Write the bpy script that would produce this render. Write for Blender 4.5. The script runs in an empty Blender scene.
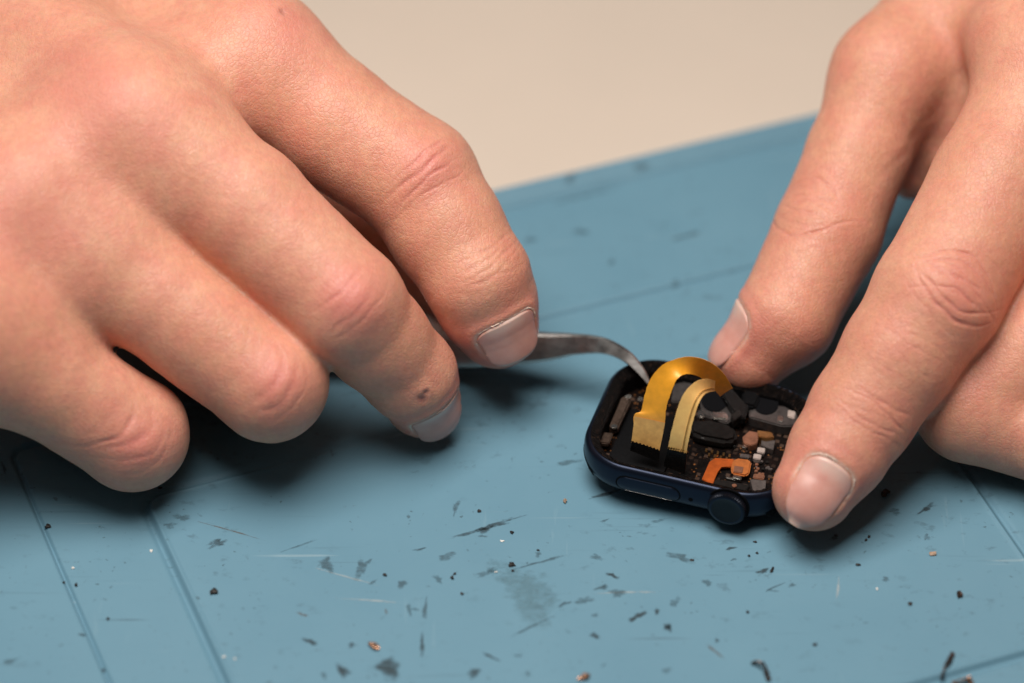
import bpy, bmesh, math, random
import numpy as np
from mathutils import Vector, Matrix

random.seed(7)
rng = np.random.RandomState(5)
C = bpy.context.scene.collection
S = 0.001                                     # everything below is measured in millimetres

# ------------------------------------------------------------------ camera
F = 3972.0
PITCH = math.radians(40.6)
FW = np.array([0, math.cos(PITCH), -math.sin(PITCH)])
UP = np.array([0, math.sin(PITCH), math.cos(PITCH)])
RT = np.array([1.0, 0, 0])
def ray(x, y): return FW + RT * (x - 512) / F - UP * (y - 341.5) / F
CAM = np.array([0, 0, 6.0]) - 735.0 * ray(695, 445)
def at(x, y, z=0.0):                          # the point at height z seen at a pixel of the photograph
    r = ray(x, y)
    return CAM + r * (z - CAM[2]) / r[2]
def nrm(v):
    v = np.asarray(v, float); return v / np.linalg.norm(v)

# ------------------------------------------------------------------ object helpers
def mesh_obj(name, verts, faces, mat, parent=None, smooth=True, angle=None):
    me = bpy.data.meshes.new(name)
    v = np.asarray(verts, float) * S
    me.from_pydata(v.tolist(), [], [list(map(int, f)) for f in faces])
    me.update()
    if smooth:
        me.polygons.foreach_set('use_smooth', [True] * len(me.polygons))
        if angle: me.set_sharp_from_angle(angle=math.radians(angle))
    me.materials.append(mat)
    o = bpy.data.objects.new(name, me); C.objects.link(o)
    if parent is not None: o.parent = parent
    return o
def bm_obj(name, bm, mat, parent=None, smooth=True, angle=35):
    bmesh.ops.recalc_face_normals(bm, faces=bm.faces[:])
    for v in bm.verts: v.co *= S
    me = bpy.data.meshes.new(name); bm.to_mesh(me); bm.free()
    if smooth:
        me.polygons.foreach_set('use_smooth', [True] * len(me.polygons))
        if angle: me.set_sharp_from_angle(angle=math.radians(angle))
    me.materials.append(mat)
    o = bpy.data.objects.new(name, me); C.objects.link(o)
    if parent is not None: o.parent = parent
    return o
def tag(o, label=None, cat=None, group=None, kind=None):
    if label: o['label'] = label
    if cat: o['category'] = cat
    if group: o['group'] = group
    if kind: o['kind'] = kind
    return o
def empty(name, loc):
    o = bpy.data.objects.new(name, None); C.objects.link(o)
    o.location = Vector(loc) * S; o.empty_display_size = 0.01
    return o
def add_box(bm, c, size, rot=0.0, bev=0.0, tilt=None):
    M = Matrix.Translation(Vector(c)) @ Matrix.Rotation(rot, 4, 'Z')
    if tilt is not None: M = M @ tilt
    r = bmesh.ops.create_cube(bm, size=1.0, matrix=M @ Matrix.Diagonal((*size, 1)))
    if bev:
        vs = set(r['verts'])
        ed = [e for e in bm.edges if e.verts[0] in vs and e.verts[1] in vs]
        bmesh.ops.bevel(bm, geom=ed, offset=bev, segments=2, profile=0.6, affect='EDGES', clamp_overlap=True)
def add_cyl(bm, c, r, h, axis=(0, 0, 1), n=24, r2=None, bev=0):
    q = Vector((0, 0, 1)).rotation_difference(Vector(axis)).to_matrix().to_4x4()
    res = bmesh.ops.create_cone(bm, cap_ends=True, segments=n, radius1=r, radius2=r if r2 is None else r2, depth=h,
                          matrix=Matrix.Translation(Vector(c)) @ q)
    if bev:
        vs = set(res['verts'])
        ed = [e for e in bm.edges if e.verts[0] in vs and e.verts[1] in vs and len(e.link_faces) == 2 and any(len(f.verts) > 4 for f in e.link_faces)]
        bmesh.ops.bevel(bm, geom=ed, offset=bev, segments=2, affect='EDGES')
def add_poly(bm, pts, z0, z1):                 # a prism over a 2D outline
    lo = [bm.verts.new((p[0], p[1], z0)) for p in pts]
    hi = [bm.verts.new((p[0], p[1], z1)) for p in pts]
    bm.faces.new(hi); bm.faces.new(lo[::-1])
    n = len(pts)
    for i in range(n): bm.faces.new((lo[i], lo[(i + 1) % n], hi[(i + 1) % n], hi[i]))

# ------------------------------------------------------------------ materials
def new_mat(name):
    m = bpy.data.materials.new(name); m.use_nodes = True
    nt = m.node_tree; b = nt.nodes['Principled BSDF']
    return m, nt, b
def N(nt, typ, **kw):
    n = nt.nodes.new(typ)
    for k, v in kw.items():
        if k in n.inputs.keys() if hasattr(n.inputs, 'keys') else False: n.inputs[k].default_value = v
        else: setattr(n, k, v)
    return n
def coords(nt, scale=1000.0, rot=0.0):
    tc = nt.nodes.new('ShaderNodeTexCoord'); mp = nt.nodes.new('ShaderNodeMapping')
    s = scale if hasattr(scale, '__len__') else (scale,) * 3
    mp.inputs['Scale'].default_value = s; mp.inputs['Rotation'].default_value = (0, 0, rot)
    nt.links.new(tc.outputs['Object'], mp.inputs['Vector'])
    return mp.outputs['Vector']
def noise(nt, vec, scale, detail=4, rough=0.55):
    n = nt.nodes.new('ShaderNodeTexNoise'); n.inputs['Scale'].default_value = scale
    n.inputs['Detail'].default_value = detail; n.inputs['Roughness'].default_value = rough
    nt.links.new(vec, n.inputs['Vector']); return n.outputs['Fac']
def ramp(nt, fac, stops):
    r = nt.nodes.new('ShaderNodeValToRGB'); nt.links.new(fac, r.inputs['Fac'])
    el = r.color_ramp.elements
    while len(el) < len(stops): el.new(0.5)
    for e, (p, c) in zip(el, stops):
        e.position = p; e.color = (*c, 1) if hasattr(c, '__len__') else (c, c, c, 1)
    return r.outputs['Color']
def mix(nt, fac, a, b, mode='MIX'):
    m = nt.nodes.new('ShaderNodeMix'); m.data_type = 'RGBA'; m.blend_type = mode
    for s, v in ((0, fac), (6, a), (7, b)):
        if hasattr(v, 'is_output'): nt.links.new(v, m.inputs[s])
        elif s == 0: m.inputs[0].default_value = v
        else: m.inputs[s].default_value = (*v, 1)
    return m.outputs[2]
def math_(nt, op, a, b=None):
    m = nt.nodes.new('ShaderNodeMath'); m.operation = op
    for i, v in enumerate((a, b)):
        if v is None: continue
        if hasattr(v, 'is_output'): nt.links.new(v, m.inputs[i])
        else: m.inputs[i].default_value = v
    return m.outputs[0]
def attr(nt, name):
    a = nt.nodes.new('ShaderNodeAttribute'); a.attribute_name = name; return a.outputs['Fac']
def bump(nt, b, h, strength=0.3, dist=0.0003):
    n = nt.nodes.new('ShaderNodeBump'); n.inputs['Strength'].default_value = strength
    n.inputs['Distance'].default_value = dist
    nt.links.new(h, n.inputs['Height']); nt.links.new(n.outputs['Normal'], b.inputs['Normal'])
def simple(name, col, rough=0.5, metal=0.0, var=0.15, vscale=1.5, bumpy=0.0, bdist=0.0001, spec=None, coat=0):
    m, nt, b = new_mat(name)
    v = coords(nt)
    f = noise(nt, v, vscale, 5)
    lo = tuple(c * (1 - var) for c in col); hi = tuple(min(1, c * (1 + var)) for c in col)
    nt.links.new(ramp(nt, f, [(0.3, lo), (0.7, hi)]), b.inputs['Base Color'])
    b.inputs['Roughness'].default_value = rough; b.inputs['Metallic'].default_value = metal
    if spec is not None: b.inputs['Specular IOR Level'].default_value = spec
    if coat: b.inputs['Coat Weight'].default_value = coat; b.inputs['Coat Roughness'].default_value = 0.15
    if bumpy: bump(nt, b, noise(nt, v, vscale * 2.5, 6), bumpy, bdist)
    return m

def skin_material():
    m, nt, b = new_mat('skin')
    v = coords(nt)
    base = ramp(nt, noise(nt, v, 0.055, 4), [(0.32, (0.665, 0.315, 0.200)), (0.52, (0.715, 0.355, 0.230)), (0.72, (0.74, 0.385, 0.255))])
    blot = ramp(nt, noise(nt, v, 0.16, 6, 0.6), [(0.43, 0.0), (0.68, 0.62)])
    c1 = mix(nt, blot, base, (0.68, 0.255, 0.18))
    mot = ramp(nt, noise(nt, v, 0.42, 5, 0.6), [(0.43, 0.0), (0.66, 0.50)])
    c1 = mix(nt, mot, c1, (0.70, 0.285, 0.21))
    fine = ramp(nt, noise(nt, v, 0.9, 5, 0.6), [(0.3, (0.90, 0.885, 0.88)), (0.7, (1.06, 1.05, 1.045))])
    c2 = mix(nt, 1.0, c1, fine, 'MULTIPLY')
    c3 = mix(nt, attr(nt, 'red'), c2, (0.66, 0.22, 0.18))
    c4 = mix(nt, attr(nt, 'pale'), c3, (0.72, 0.55, 0.45))
    c5 = mix(nt, attr(nt, 'scab'), c4, (0.30, 0.12, 0.10))
    nt.links.new(c5, b.inputs['Base Color'])
    b.inputs['Roughness'].default_value = 0.5
    rr = ramp(nt, noise(nt, v, 0.5, 5), [(0.3, 0.38), (0.7, 0.52)])
    nt.links.new(rr, b.inputs['Roughness'])
    b.inputs['Specular IOR Level'].default_value = 0.42
    b.inputs['Subsurface Weight'].default_value = 0.45
    b.inputs['Subsurface Radius'].default_value = (1.0, 0.38, 0.20)
    b.inputs['Subsurface Scale'].default_value = 0.0021
    vo = nt.nodes.new('ShaderNodeTexVoronoi'); vo.feature = 'DISTANCE_TO_EDGE'; vo.inputs['Scale'].default_value = 1.15
    wv = nt.nodes.new('ShaderNodeVectorMath'); wv.operation = 'ADD'
    nn = nt.nodes.new('ShaderNodeTexNoise'); nn.inputs['Scale'].default_value = 0.8
    nt.links.new(v, nn.inputs['Vector']); nt.links.new(v, wv.inputs[0]); nt.links.new(nn.outputs['Color'], wv.inputs[1])
    nt.links.new(wv.outputs[0], vo.inputs['Vector'])
    cell = ramp(nt, vo.outputs['Distance'], [(0.0, 0.0), (0.16, 1.0)])
    h = math_(nt, 'ADD', math_(nt, 'MULTIPLY', cell, 0.55), math_(nt, 'MULTIPLY', noise(nt, v, 2.2, 5, 0.6), 0.6))
    bump(nt, b, h, 0.40, 0.0002)
    return m
def nail_material():
    m, nt, b = new_mat('nail')
    v = coords(nt)
    c = ramp(nt, noise(nt, v, 0.25, 4), [(0.3, (0.64, 0.30, 0.245)), (0.7, (0.72, 0.40, 0.33))])
    c = mix(nt, attr(nt, 'lunula'), c, (0.74, 0.52, 0.44))
    c = mix(nt, attr(nt, 'free'), c, (0.72, 0.60, 0.50))
    nt.links.new(c, b.inputs['Base Color'])
    b.inputs['Roughness'].default_value = 0.36
    b.inputs['Specular IOR Level'].default_value = 0.5
    b.inputs['Subsurface Weight'].default_value = 0.4
    b.inputs['Subsurface Radius'].default_value = (1.0, 0.4, 0.25)
    b.inputs['Subsurface Scale'].default_value = 0.0012
    bump(nt, b, noise(nt, v, 1.2, 4), 0.15, 0.0001)
    return m

M = {}
M['skin'] = skin_material()
M['nail'] = nail_material()
M['cuticle'] = simple('cuticle', (0.72, 0.54, 0.44), 0.7, 0, 0.2, 3, 0.4)
M['case'] = simple('blue_aluminium', (0.013, 0.018, 0.034), 0.33, 0.75, 0.06, 8, 0.05, 0.00003)
M['case_dark'] = simple('blue_aluminium_dark', (0.007, 0.009, 0.016), 0.36, 0.65, 0.06, 8)  # darker version of the blue metal, for the crown
M['black'] = simple('black_plastic', (0.004, 0.004, 0.0045), 0.6, 0, 0.3, 2, spec=.08)
M['gap'] = simple('dark_gap', (0.003, 0.003, 0.004), 0.8, 0, 0.1, 2, spec=.1)
M['crown_face'] = simple('crown_glass', (0.006, 0.008, 0.012), 0.34, 0.0, 0.2, 3, spec=.2)
M['adhesive'] = simple('torn_adhesive', (0.010, 0.0065, 0.005), 0.42, 0, 0.9, 1.6, 0.9, 0.0006, spec=.35)
def adhesive_material():
    m, nt, b = new_mat('torn_adhesive')
    v = coords(nt)
    n = noise(nt, v, 1.7, 6, 0.7)
    nt.links.new(ramp(nt, n, [(0.46, (0.002, 0.0015, 0.0015)), (0.60, (0.008, 0.005, 0.004)), (0.66, (0.09, 0.045, 0.028)), (0.74, (0.24, 0.15, 0.11))]), b.inputs['Base Color'])
    b.inputs['Roughness'].default_value = 0.35; b.inputs['Specular IOR Level'].default_value = 0.12
    bump(nt, b, noise(nt, v, 3.0, 6, 0.7), 0.9, 0.0006)
    return m
M['adhesive'] = adhesive_material()
M['crystal'] = simple('back_crystal', (0.006, 0.006, 0.008), 0.1)
M['gunmetal'] = simple('grey_sheet_metal', (0.13, 0.115, 0.11), 0.36, 0.75, 0.25, 1.2, 0.15)
M['darkmetal'] = simple('dark_sheet_metal', (0.016, 0.014, 0.013), 0.38, 0.3, 0.3, 1.2, 0.2, spec=.25)
M['brownmetal'] = simple('brown_bracket', (0.12, 0.08, 0.06), 0.34, 0.7, 0.35, 1.5, 0.3)
M['silver'] = simple('solder_silver', (0.65, 0.62, 0.58), 0.25, 1.0, 0.15, 2, 0.3)
M['copper'] = simple('copper_pad', (0.33, 0.15, 0.09), 0.38, 0.55, 0.25, 1.0, 0.2)
M['goldpad'] = simple('gold_bracket', (0.42, 0.23, 0.09), 0.3, 0.9, 0.25, 1.0, 0.2)
def flex_material():
    m, nt, b = new_mat('gold_flex')
    v = coords(nt); sp = nt.nodes.new('ShaderNodeSeparateXYZ'); nt.links.new(v, sp.inputs[0])
    zf = math_(nt, 'MULTIPLY', sp.outputs['Z'], 1 / 22.0)
    c = ramp(nt, zf, [(0.25, (1.0, 0.53, 0.19)), (0.50, (1.0, 0.47, 0.11)), (0.74, (0.93, 0.39, 0.025))])
    f = ramp(nt, noise(nt, v, 0.7, 5), [(0.3, 0.88), (0.7, 1.06)])
    nt.links.new(mix(nt, 1.0, c, f, 'MULTIPLY'), b.inputs['Base Color'])
    b.inputs['Roughness'].default_value = 0.38; b.inputs['Metallic'].default_value = 0.08
    bump(nt, b, noise(nt, v, 1.2, 5), 0.12, 0.0002)
    return m
M['flex'] = flex_material()
M['flexpale'] = simple('pale_gold_flex', (1.0, 0.56, 0.18), 0.38, 0.1, 0.10, 0.7, 0.12, 0.0002)
M['flexgrey'] = simple('flex_stiffener', (0.92, 0.47, 0.14), 0.4, 0.1, 0.18, 0.7, 0.15, 0.0002)
M['flexline'] = simple('flex_trace', (0.50, 0.29, 0.08), 0.45, 0.2, 0.1, 1)
M['orange'] = simple('orange_flex', (0.44, 0.085, 0.010), 0.4, 0.1, 0.2, 0.8, 0.2)
M['orangepale'] = simple('orange_flex_pad', (0.46, 0.14, 0.035), 0.36, 0.2, 0.2, 0.8, 0.2)
M['chip'] = simple('grey_chip', (0.085, 0.068, 0.062), 0.5, 0.2, 0.3, 1.5, 0.2)
M['cream_pad'] = simple('pale_component', (0.42, 0.34, 0.30), 0.45, 0.1, 0.2, 1.5, 0.2)
M['resin'] = simple('glossy_black_resin', (0.006, 0.0055, 0.0055), 0.22, 0, 0.4, 1.5, 0.5, 0.0004, spec=.25)
M['crumb'] = simple('dark_crumb', (0.015, 0.012, 0.010), 0.6, 0, 0.5, 3, 0.5)
M['rust'] = simple('coppery_chip', (0.40, 0.22, 0.14), 0.35, 0.7, 0.5, 2, 0.4)
M['shaving'] = simple('dark_shaving', (0.10, 0.065, 0.05), 0.35, 0.7, 0.6, 1.5, 0.5)
M['tan'] = simple('tan_chip', (0.42, 0.28, 0.19), 0.55, 0, 0.3, 2, 0.4)
M['white'] = simple('white_fleck', (0.70, 0.68, 0.63), 0.5, 0, 0.15, 2)

def pcb_material():
    m, nt, b = new_mat('circuit_board')
    v = coords(nt)
    vo = nt.nodes.new('ShaderNodeTexVoronoi'); vo.inputs['Scale'].default_value = 1.35; vo.inputs['Randomness'].default_value = 0.9
    nt.links.new(v, vo.inputs['Vector'])
    dot = ramp(nt, vo.outputs['Distance'], [(0.20, 1.0), (0.27, 0.0)])
    gate = ramp(nt, noise(nt, v, 0.42, 3), [(0.48, 0.0), (0.56, 1.0)])
    k = math_(nt, 'MULTIPLY', dot, gate)
    base = ramp(nt, noise(nt, v, 0.6, 4), [(0.35, (0.003, 0.0025, 0.0025)), (0.7, (0.010, 0.006, 0.005))])
    cv = nt.nodes.new('ShaderNodeTexVoronoi'); cv.distance = 'CHEBYCHEV'; cv.inputs['Scale'].default_value = 0.8; cv.inputs['Randomness'].default_value = 0.75
    nt.links.new(v, cv.inputs['Vector'])
    sx = nt.nodes.new('ShaderNodeSeparateColor'); nt.links.new(cv.outputs['Color'], sx.inputs[0])
    cell = ramp(nt, sx.outputs[0], [(0.55, 0.0), (0.56, 0.35), (0.75, 0.35), (0.76, 1.0)])
    core = ramp(nt, cv.outputs['Distance'], [(0.28, 1.0), (0.34, 0.0)])
    base = mix(nt, math_(nt, 'MULTIPLY', cell, core), base, (0.07, 0.042, 0.030))
    nt.links.new(mix(nt, k, base, (0.45, 0.17, 0.05)), b.inputs['Base Color'])
    nt.links.new(math_(nt, 'MULTIPLY', k, 0.6), b.inputs['Metallic'])
    b.inputs['Roughness'].default_value = 0.36
    b.inputs['Specular IOR Level'].default_value = 0.15
    bump(nt, b, noise(nt, v, 1.5, 5), 0.4, 0.0003)
    return m
M['pcb'] = pcb_material()

def steel_material():
    m, nt, b = new_mat('brushed_steel')
    v = coords(nt)
    f = noise(nt, coords(nt, (60, 900, 900)), 1.0, 5)
    nt.links.new(ramp(nt, f, [(0.3, (0.40, 0.38, 0.36)), (0.7, (0.60, 0.57, 0.54))]), b.inputs['Base Color'])
    b.inputs['Metallic'].default_value = 1.0
    nt.links.new(ramp(nt, noise(nt, v, 0.5, 4), [(0.3, 0.28), (0.7, 0.42)]), b.inputs['Roughness'])
    bump(nt, b, f, 0.12, 0.0001)
    return m
M['steel'] = steel_material()

def mat_material():
    m, nt, b = new_mat('blue_silicone')
    v = coords(nt)
    c = ramp(nt, noise(nt, v, 0.02, 5), [(0.3, (0.124, 0.255, 0.335)), (0.7, (0.144, 0.283, 0.364))])
    # faint worn scuffs, rubbed dust and hairline scratches
    sc = noise(nt, coords(nt, (1000 * .05, 1000 * .9, 1000)), 0.55, 6, 0.6)
    scm = ramp(nt, sc, [(0.62, 0.0), (0.70, 0.30)])
    area = ramp(nt, noise(nt, v, 0.03, 3), [(0.40, 0.0), (0.62, 1.0)])
    c = mix(nt, math_(nt, 'MULTIPLY', scm, area), c, (0.055, 0.105, 0.13))
    sp = ramp(nt, noise(nt, v, 0.75, 3, 0.5), [(0.65, 0.0), (0.70, 0.6)])
    sparse = ramp(nt, noise(nt, v, 0.09, 2), [(0.50, 0.0), (0.60, 1.0)])
    c = mix(nt, math_(nt, 'MULTIPLY', sp, sparse), c, (0.045, 0.075, 0.085))
    sm = ramp(nt, noise(nt, coords(nt, (650, 1000, 1000), 0.3), 0.36, 6, 0.66), [(0.585, 0.0), (0.66, 0.40)])
    zone = ramp(nt, noise(nt, v, 0.026, 2), [(0.44, 0.0), (0.58, 1.0)])
    c = mix(nt, math_(nt, 'MULTIPLY', sm, zone), c, (0.055, 0.10, 0.125))
    ws = ramp(nt, noise(nt, coords(nt, (900, 80, 1000)), 0.5, 5, 0.6), [(0.66, 0.0), (0.73, 0.16)])
    c = mix(nt, ws, c, (0.30, 0.42, 0.47))
    for k, (rot, col, th, st) in enumerate(((0.5, (0.06, 0.11, 0.14), .70, .55), (-0.9, (0.07, 0.12, 0.15), .71, .5), (1.3, (0.34, 0.45, 0.49), .71, .40), (2.3, (0.30, 0.40, 0.45), .72, .35))):
        vv = coords(nt, (45, 1500, 1000), rot)
        hl = ramp(nt, noise(nt, vv, 0.6, 2, 0.4), [(th, 0.0), (th + .03, st)])
        gm = ramp(nt, noise(nt, coords(nt, 1000, k * 1.7), 0.035, 3), [(0.50, 0.0), (0.62, 1.0)])
        c = mix(nt, math_(nt, 'MULTIPLY', hl, gm), c, col)
    nt.links.new(c, b.inputs['Base Color'])
    nt.links.new(ramp(nt, noise(nt, v, 0.12, 5), [(0.3, 0.48), (0.7, 0.60)]), b.inputs['Roughness'])
    b.inputs['Specular IOR Level'].default_value = 0.35
    bump(nt, b, noise(nt, v, 0.8, 6, 0.6), 0.10, 0.0002)
    return m
M['mat'] = mat_material()

def stain_material(name, col, strength):
    m, nt, b = new_mat(name)
    v = coords(nt)
    n = math_(nt, 'MULTIPLY', math_(nt, 'SUBTRACT', noise(nt, coords(nt, (700, 1000, 1000)), 0.62, 6, 0.68), 0.5), 2.6)
    e = math_(nt, 'ADD', attr(nt, 'edge'), n)
    soft = ramp(nt, e, [(0.26, 0.0), (1.0, 1.0)])
    soft = math_(nt, 'MULTIPLY', soft, ramp(nt, attr(nt, 'edge'), [(0.0, 0.0), (0.3, 1.0)]))
    nt.links.new(math_(nt, 'MULTIPLY', soft, strength), b.inputs['Alpha'])
    b.inputs['Base Color'].default_value = (*col, 1); b.inputs['Roughness'].default_value = 0.7
    return m
M['stain_dark'] = stain_material('dark_stain', (0.032, 0.050, 0.058), 0.70)
M['stain_mid'] = stain_material('grey_stain', (0.050, 0.085, 0.10), 0.45)
M['stain_faint'] = stain_material('faint_stain', (0.06, 0.115, 0.14), 0.42)
M['stain_olive'] = stain_material('olive_stain', (0.11, 0.20, 0.22), 0.28)
M['stain_white'] = stain_material('pale_scratch', (0.45, 0.52, 0.53), 0.55)
M['stain_brown'] = stain_material('brown_stain', (0.16, 0.13, 0.10), 0.6)

M['table'] = simple('cream_table', (0.67, 0.56, 0.462), 0.55, 0, 0.02, 0.02)

# ------------------------------------------------------------------ table and soldering mat
tb = bmesh.new(); bmesh.ops.create_grid(tb, x_segments=1, y_segments=1, size=900)
tbl = bm_obj('table_surface', tb, M['table']); tbl.location = (0, 0.2, -0.0035)
tag(tbl, 'plain cream table top behind the blue mat', kind='structure')

A2 = np.array([0.934, 0.358]); A1 = np.array([-0.358, 0.934])
def rrect(u, v, u0, u1, v0, v1, r):
    cu, cv = (u0 + u1) / 2, (v0 + v1) / 2
    qx = np.abs(u - cu) - ((u1 - u0) / 2 - r); qy = np.abs(v - cv) - ((v1 - v0) / 2 - r)
    return np.hypot(np.maximum(qx, 0), np.maximum(qy, 0)) + np.minimum(np.maximum(qx, qy), 0) - r
def ss(x, a, b):
    t = np.clip((x - a) / (b - a), 0, 1); return t * t * (3 - 2 * t)
def mat_height(u, v):
    dA = rrect(u, v, -117.3, 150, -190, 50.6, 3.0)
    dB = rrect(u, v, -97.8, 46.9, -65.0, 29.0, 3.5)
    h = -0.95 * np.exp(-(dA / 0.48) ** 2)
    h += -0.35 * ss(-dA, 0.0, 1.2)
    top = ss(v, 20, 27)                                     # the far side of the inner panel is worn almost flat
    k = 1 - 0.85 * top * ss(u, -85, -60)
    h += k * (-0.60 * np.exp(-((dB - .75) / .7) ** 2) + 0.28 * np.exp(-((dB + 0.45) / 0.45) ** 2) + 0.25 * ss(-dB, -0.5, 0.6))
    h += 2.6 * np.clip((v - 84.4) / 3.6, 0, 1) - 0.35 * np.exp(-((v - 84.2) / .6) ** 2) - 3.5 * ss(v, 88.2, 89.0)
    return h
def axis(lo, hi, step, fine):
    pts = set(np.arange(lo, hi + .01, step).round(3))
    for c, w, s in fine: pts |= set(np.arange(c - w, c + w + .001, s).round(3))
    a = np.array(sorted(x for x in pts if lo <= x <= hi)); keep = [a[0]]
    for x in a[1:]:
        if x - keep[-1] > 0.12: keep.append(x)
    return np.array(keep)
us = axis(-260, 160, 3, [(-117.3, 5, .2), (-97.8, 5.5, .2), (46.9, 5.5, .2)])
vs = axis(-170, 89.1, 3, [(50.6, 5, .2), (29, 6, .25), (-65, 5, .2), (84.4, 1.8, .2), (88.4, 1.0, .15)])
U, V = np.meshgrid(us, vs)
Hh = mat_height(U, V)
X = U * A2[0] + V * A1[0]; Y = U * A2[1] + V * A1[1]
mv = np.stack([X, Y, Hh], -1).reshape(-1, 3).tolist()
nu, nv = len(us), len(vs)
mf = [(j * nu + i, j * nu + i + 1, (j + 1) * nu + i + 1, (j + 1) * nu + i) for j in range(nv - 1) for i in range(nu - 1)]
rim = [i for i in range(nu)] + [j * nu + nu - 1 for j in range(1, nv)] + [(nv - 1) * nu + i for i in range(nu - 2, -1, -1)] + [j * nu for j in range(nv - 2, 0, -1)]
b0 = len(mv)
for i in rim: mv.append([mv[i][0], mv[i][1], -3.45])
for k in range(len(rim)):
    a, b = rim[k], rim[(k + 1) % len(rim)]
    mf.append((b, a, b0 + k, b0 + (k + 1) % len(rim)))
mat = mesh_obj('repair_mat', mv, mf, M['mat'])
tag(mat, 'worn blue silicone repair mat with moulded grooves lying on the cream table', 'mat')

# stains and scuffs rubbed into the mat: (pixel x, y, length, width, angle, kind) -> flat patches at their place on the mat
ST = [(487, 527, 88, 5, -16, 'd'), (484, 529, 26, 7, -20, 'd'), (447, 556, 22, 8, -12, 'm'), (361, 568, 15, 20, 20, 'm'),
 (420, 549, 14, 4, -15, 'd'), (456, 507, 6, 18, 10, 'm'), (538, 554, 9, 7, 0, 'm'), (543, 561, 56, 4, -16, 'm'),
 (486, 573, 20, 8, -20, 'm'), (402, 584, 13, 9, 0, 'm'), (438, 579, 12, 8, 20, 'f'), (425, 610, 7, 22, 10, 'm'),
 (409, 609, 5, 18, -25, 'f'), (612, 575, 14, 5, 20, 'd'), (596, 557, 18, 6, 18, 'f'), (601, 587, 18, 4, -25, 'm'),
 (617, 593, 14, 14, 30, 'm'), (564, 604, 16, 5, -15, 'd'), (584, 600, 22, 10, 0, 'f'), (657, 611, 7, 7, 0, 'd'),
 (637, 616, 20, 8, -30, 'd'), (668, 626, 10, 10, 0, 'd'), (594, 635, 10, 8, 0, 'd'), (532, 626, 52, 3, -25, 'm'),
 (474, 673, 16, 10, 0, 'd'), (490, 656, 18, 4, 25, 'd'), (518, 655, 9, 5, 0, 'm'), (388, 668, 34, 22, -20, 'd'),
 (343, 671, 16, 14, 50, 'd'), (422, 645, 5, 26, 5, 'd'), (608, 493, 36, 5, -15, 'd'), (680, 557, 30, 9, 12, 'm'),
 (217, 543, 28, 8, -18, 'd'), (310, 641, 16, 7, 15, 'd'), (327, 564, 16, 18, 20, 'm'), (352, 645, 10, 5, -20, 'd'),
 (324, 675, 6, 8, 0, 'm'), (171, 525, 14, 8, 0, 'f'), (182, 517, 16, 10, 0, 'f'), (4, 468, 5, 12, -20, 'd'),
 (11, 661, 20, 6, -25, 'f'), (83, 635, 8, 5, 0, 'd'), (927, 508, 20, 6, -25, 'd'), (895, 511, 14, 8, 0, 'f'),
 (927, 537, 10, 7, -30, 'm'), (835, 537, 8, 8, 0, 'd'), (886, 579, 10, 5, 10, 'm'), (731, 548, 12, 4, -18, 'd'),
 (763, 571, 13, 6, -5, 'd'), (774, 587, 18, 3, -25, 'd'), (792, 585, 9, 5, -20, 'm'), (707, 582, 12, 8, 0, 'f'),
 (675, 602, 10, 14, 20, 'f'), (668, 627, 9, 9, 0, 'd'), (717, 640, 6, 5, 0, 'd'), (714, 650, 24, 4, 42, 'b'),
 (667, 670, 10, 8, -30, 'm'), (528, 593, 92, 52, 25, 'o'), (302, 614, 12, 4, 15, 'b'), (386, 611, 4, 7, 0, 'b'),
 (628, 592, 84, 2, -1, 'w'), (838, 588, 3, 32, 4, 'w'), (345, 576, 70, 2, 16, 'w'), (230, 530, 56, 2, 16, 'b'),
 (370, 600, 60, 3, 4, 'w'), (570, 462, 40, 5, -12, 'f'), (300, 545, 50, 2, -20, 'f'), (660, 520, 20, 4, -10, 'f'),
 (690, 235, 34, 6, -14, 'f'), (585, 195, 60, 7, -14, 'f'), (675, 283, 9, 8, 0, 'm'), (580, 232, 22, 7, -10, 'f'),
 (612, 262, 9, 6, 0, 'f'), (640, 172, 18, 5, -14, 'm'), (570, 186, 16, 6, -14, 'f'), (530, 240, 18, 6, 0, 'f')]
for _ in range(13): ST.append((random.uniform(330, 800), random.uniform(510, 680), random.uniform(6, 13), random.uniform(3, 6), random.uniform(-40, 30), random.choice('ffm')))
KM = dict(d='stain_dark', m='stain_mid', f='stain_faint', o='stain_olive', w='stain_white', b='stain_brown')
for x, y, L, W, ang, k in ST:
    a = math.radians(ang); ca, sa = math.cos(a), math.sin(a)
    nseg = 22; ph = [random.uniform(0, 6.28) for _ in range(4)]
    rings = []
    for sc in (1.0, 0.55):
        ring = []
        for i in range(nseg):
            t = 2 * math.pi * i / nseg
            j = 1 + .25 * math.sin(2 * t + ph[0]) + .18 * math.sin(3 * t + ph[1]) + .14 * math.sin(5 * t + ph[2]) + .10 * math.sin(8 * t + ph[3])
            ex, ey = 0.54 * L * sc * j * math.cos(t), 0.52 * W * sc * j * math.sin(t)
            ring.append(at(x + ex * ca - ey * sa, y + ex * sa + ey * ca))
        rings.append(ring)
    pts = np.array(rings[0] + rings[1] + [at(x, y)])
    uu = pts[:, :2] @ A2; vv = pts[:, :2] @ A1
    pts[:, 2] = mat_height(uu, vv) + 0.03
    fs = [(i, (i + 1) % nseg, nseg + (i + 1) % nseg, nseg + i) for i in range(nseg)] + [(nseg + i, nseg + (i + 1) % nseg, 2 * nseg) for i in range(nseg)]
    o = mesh_obj('stain', pts, fs, M[KM[k]], mat)
    at_ = o.data.attributes.new('edge', 'FLOAT', 'POINT')
    at_.data.foreach_set('value', [0.0] * nseg + [0.75] * nseg + [1.0])

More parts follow.
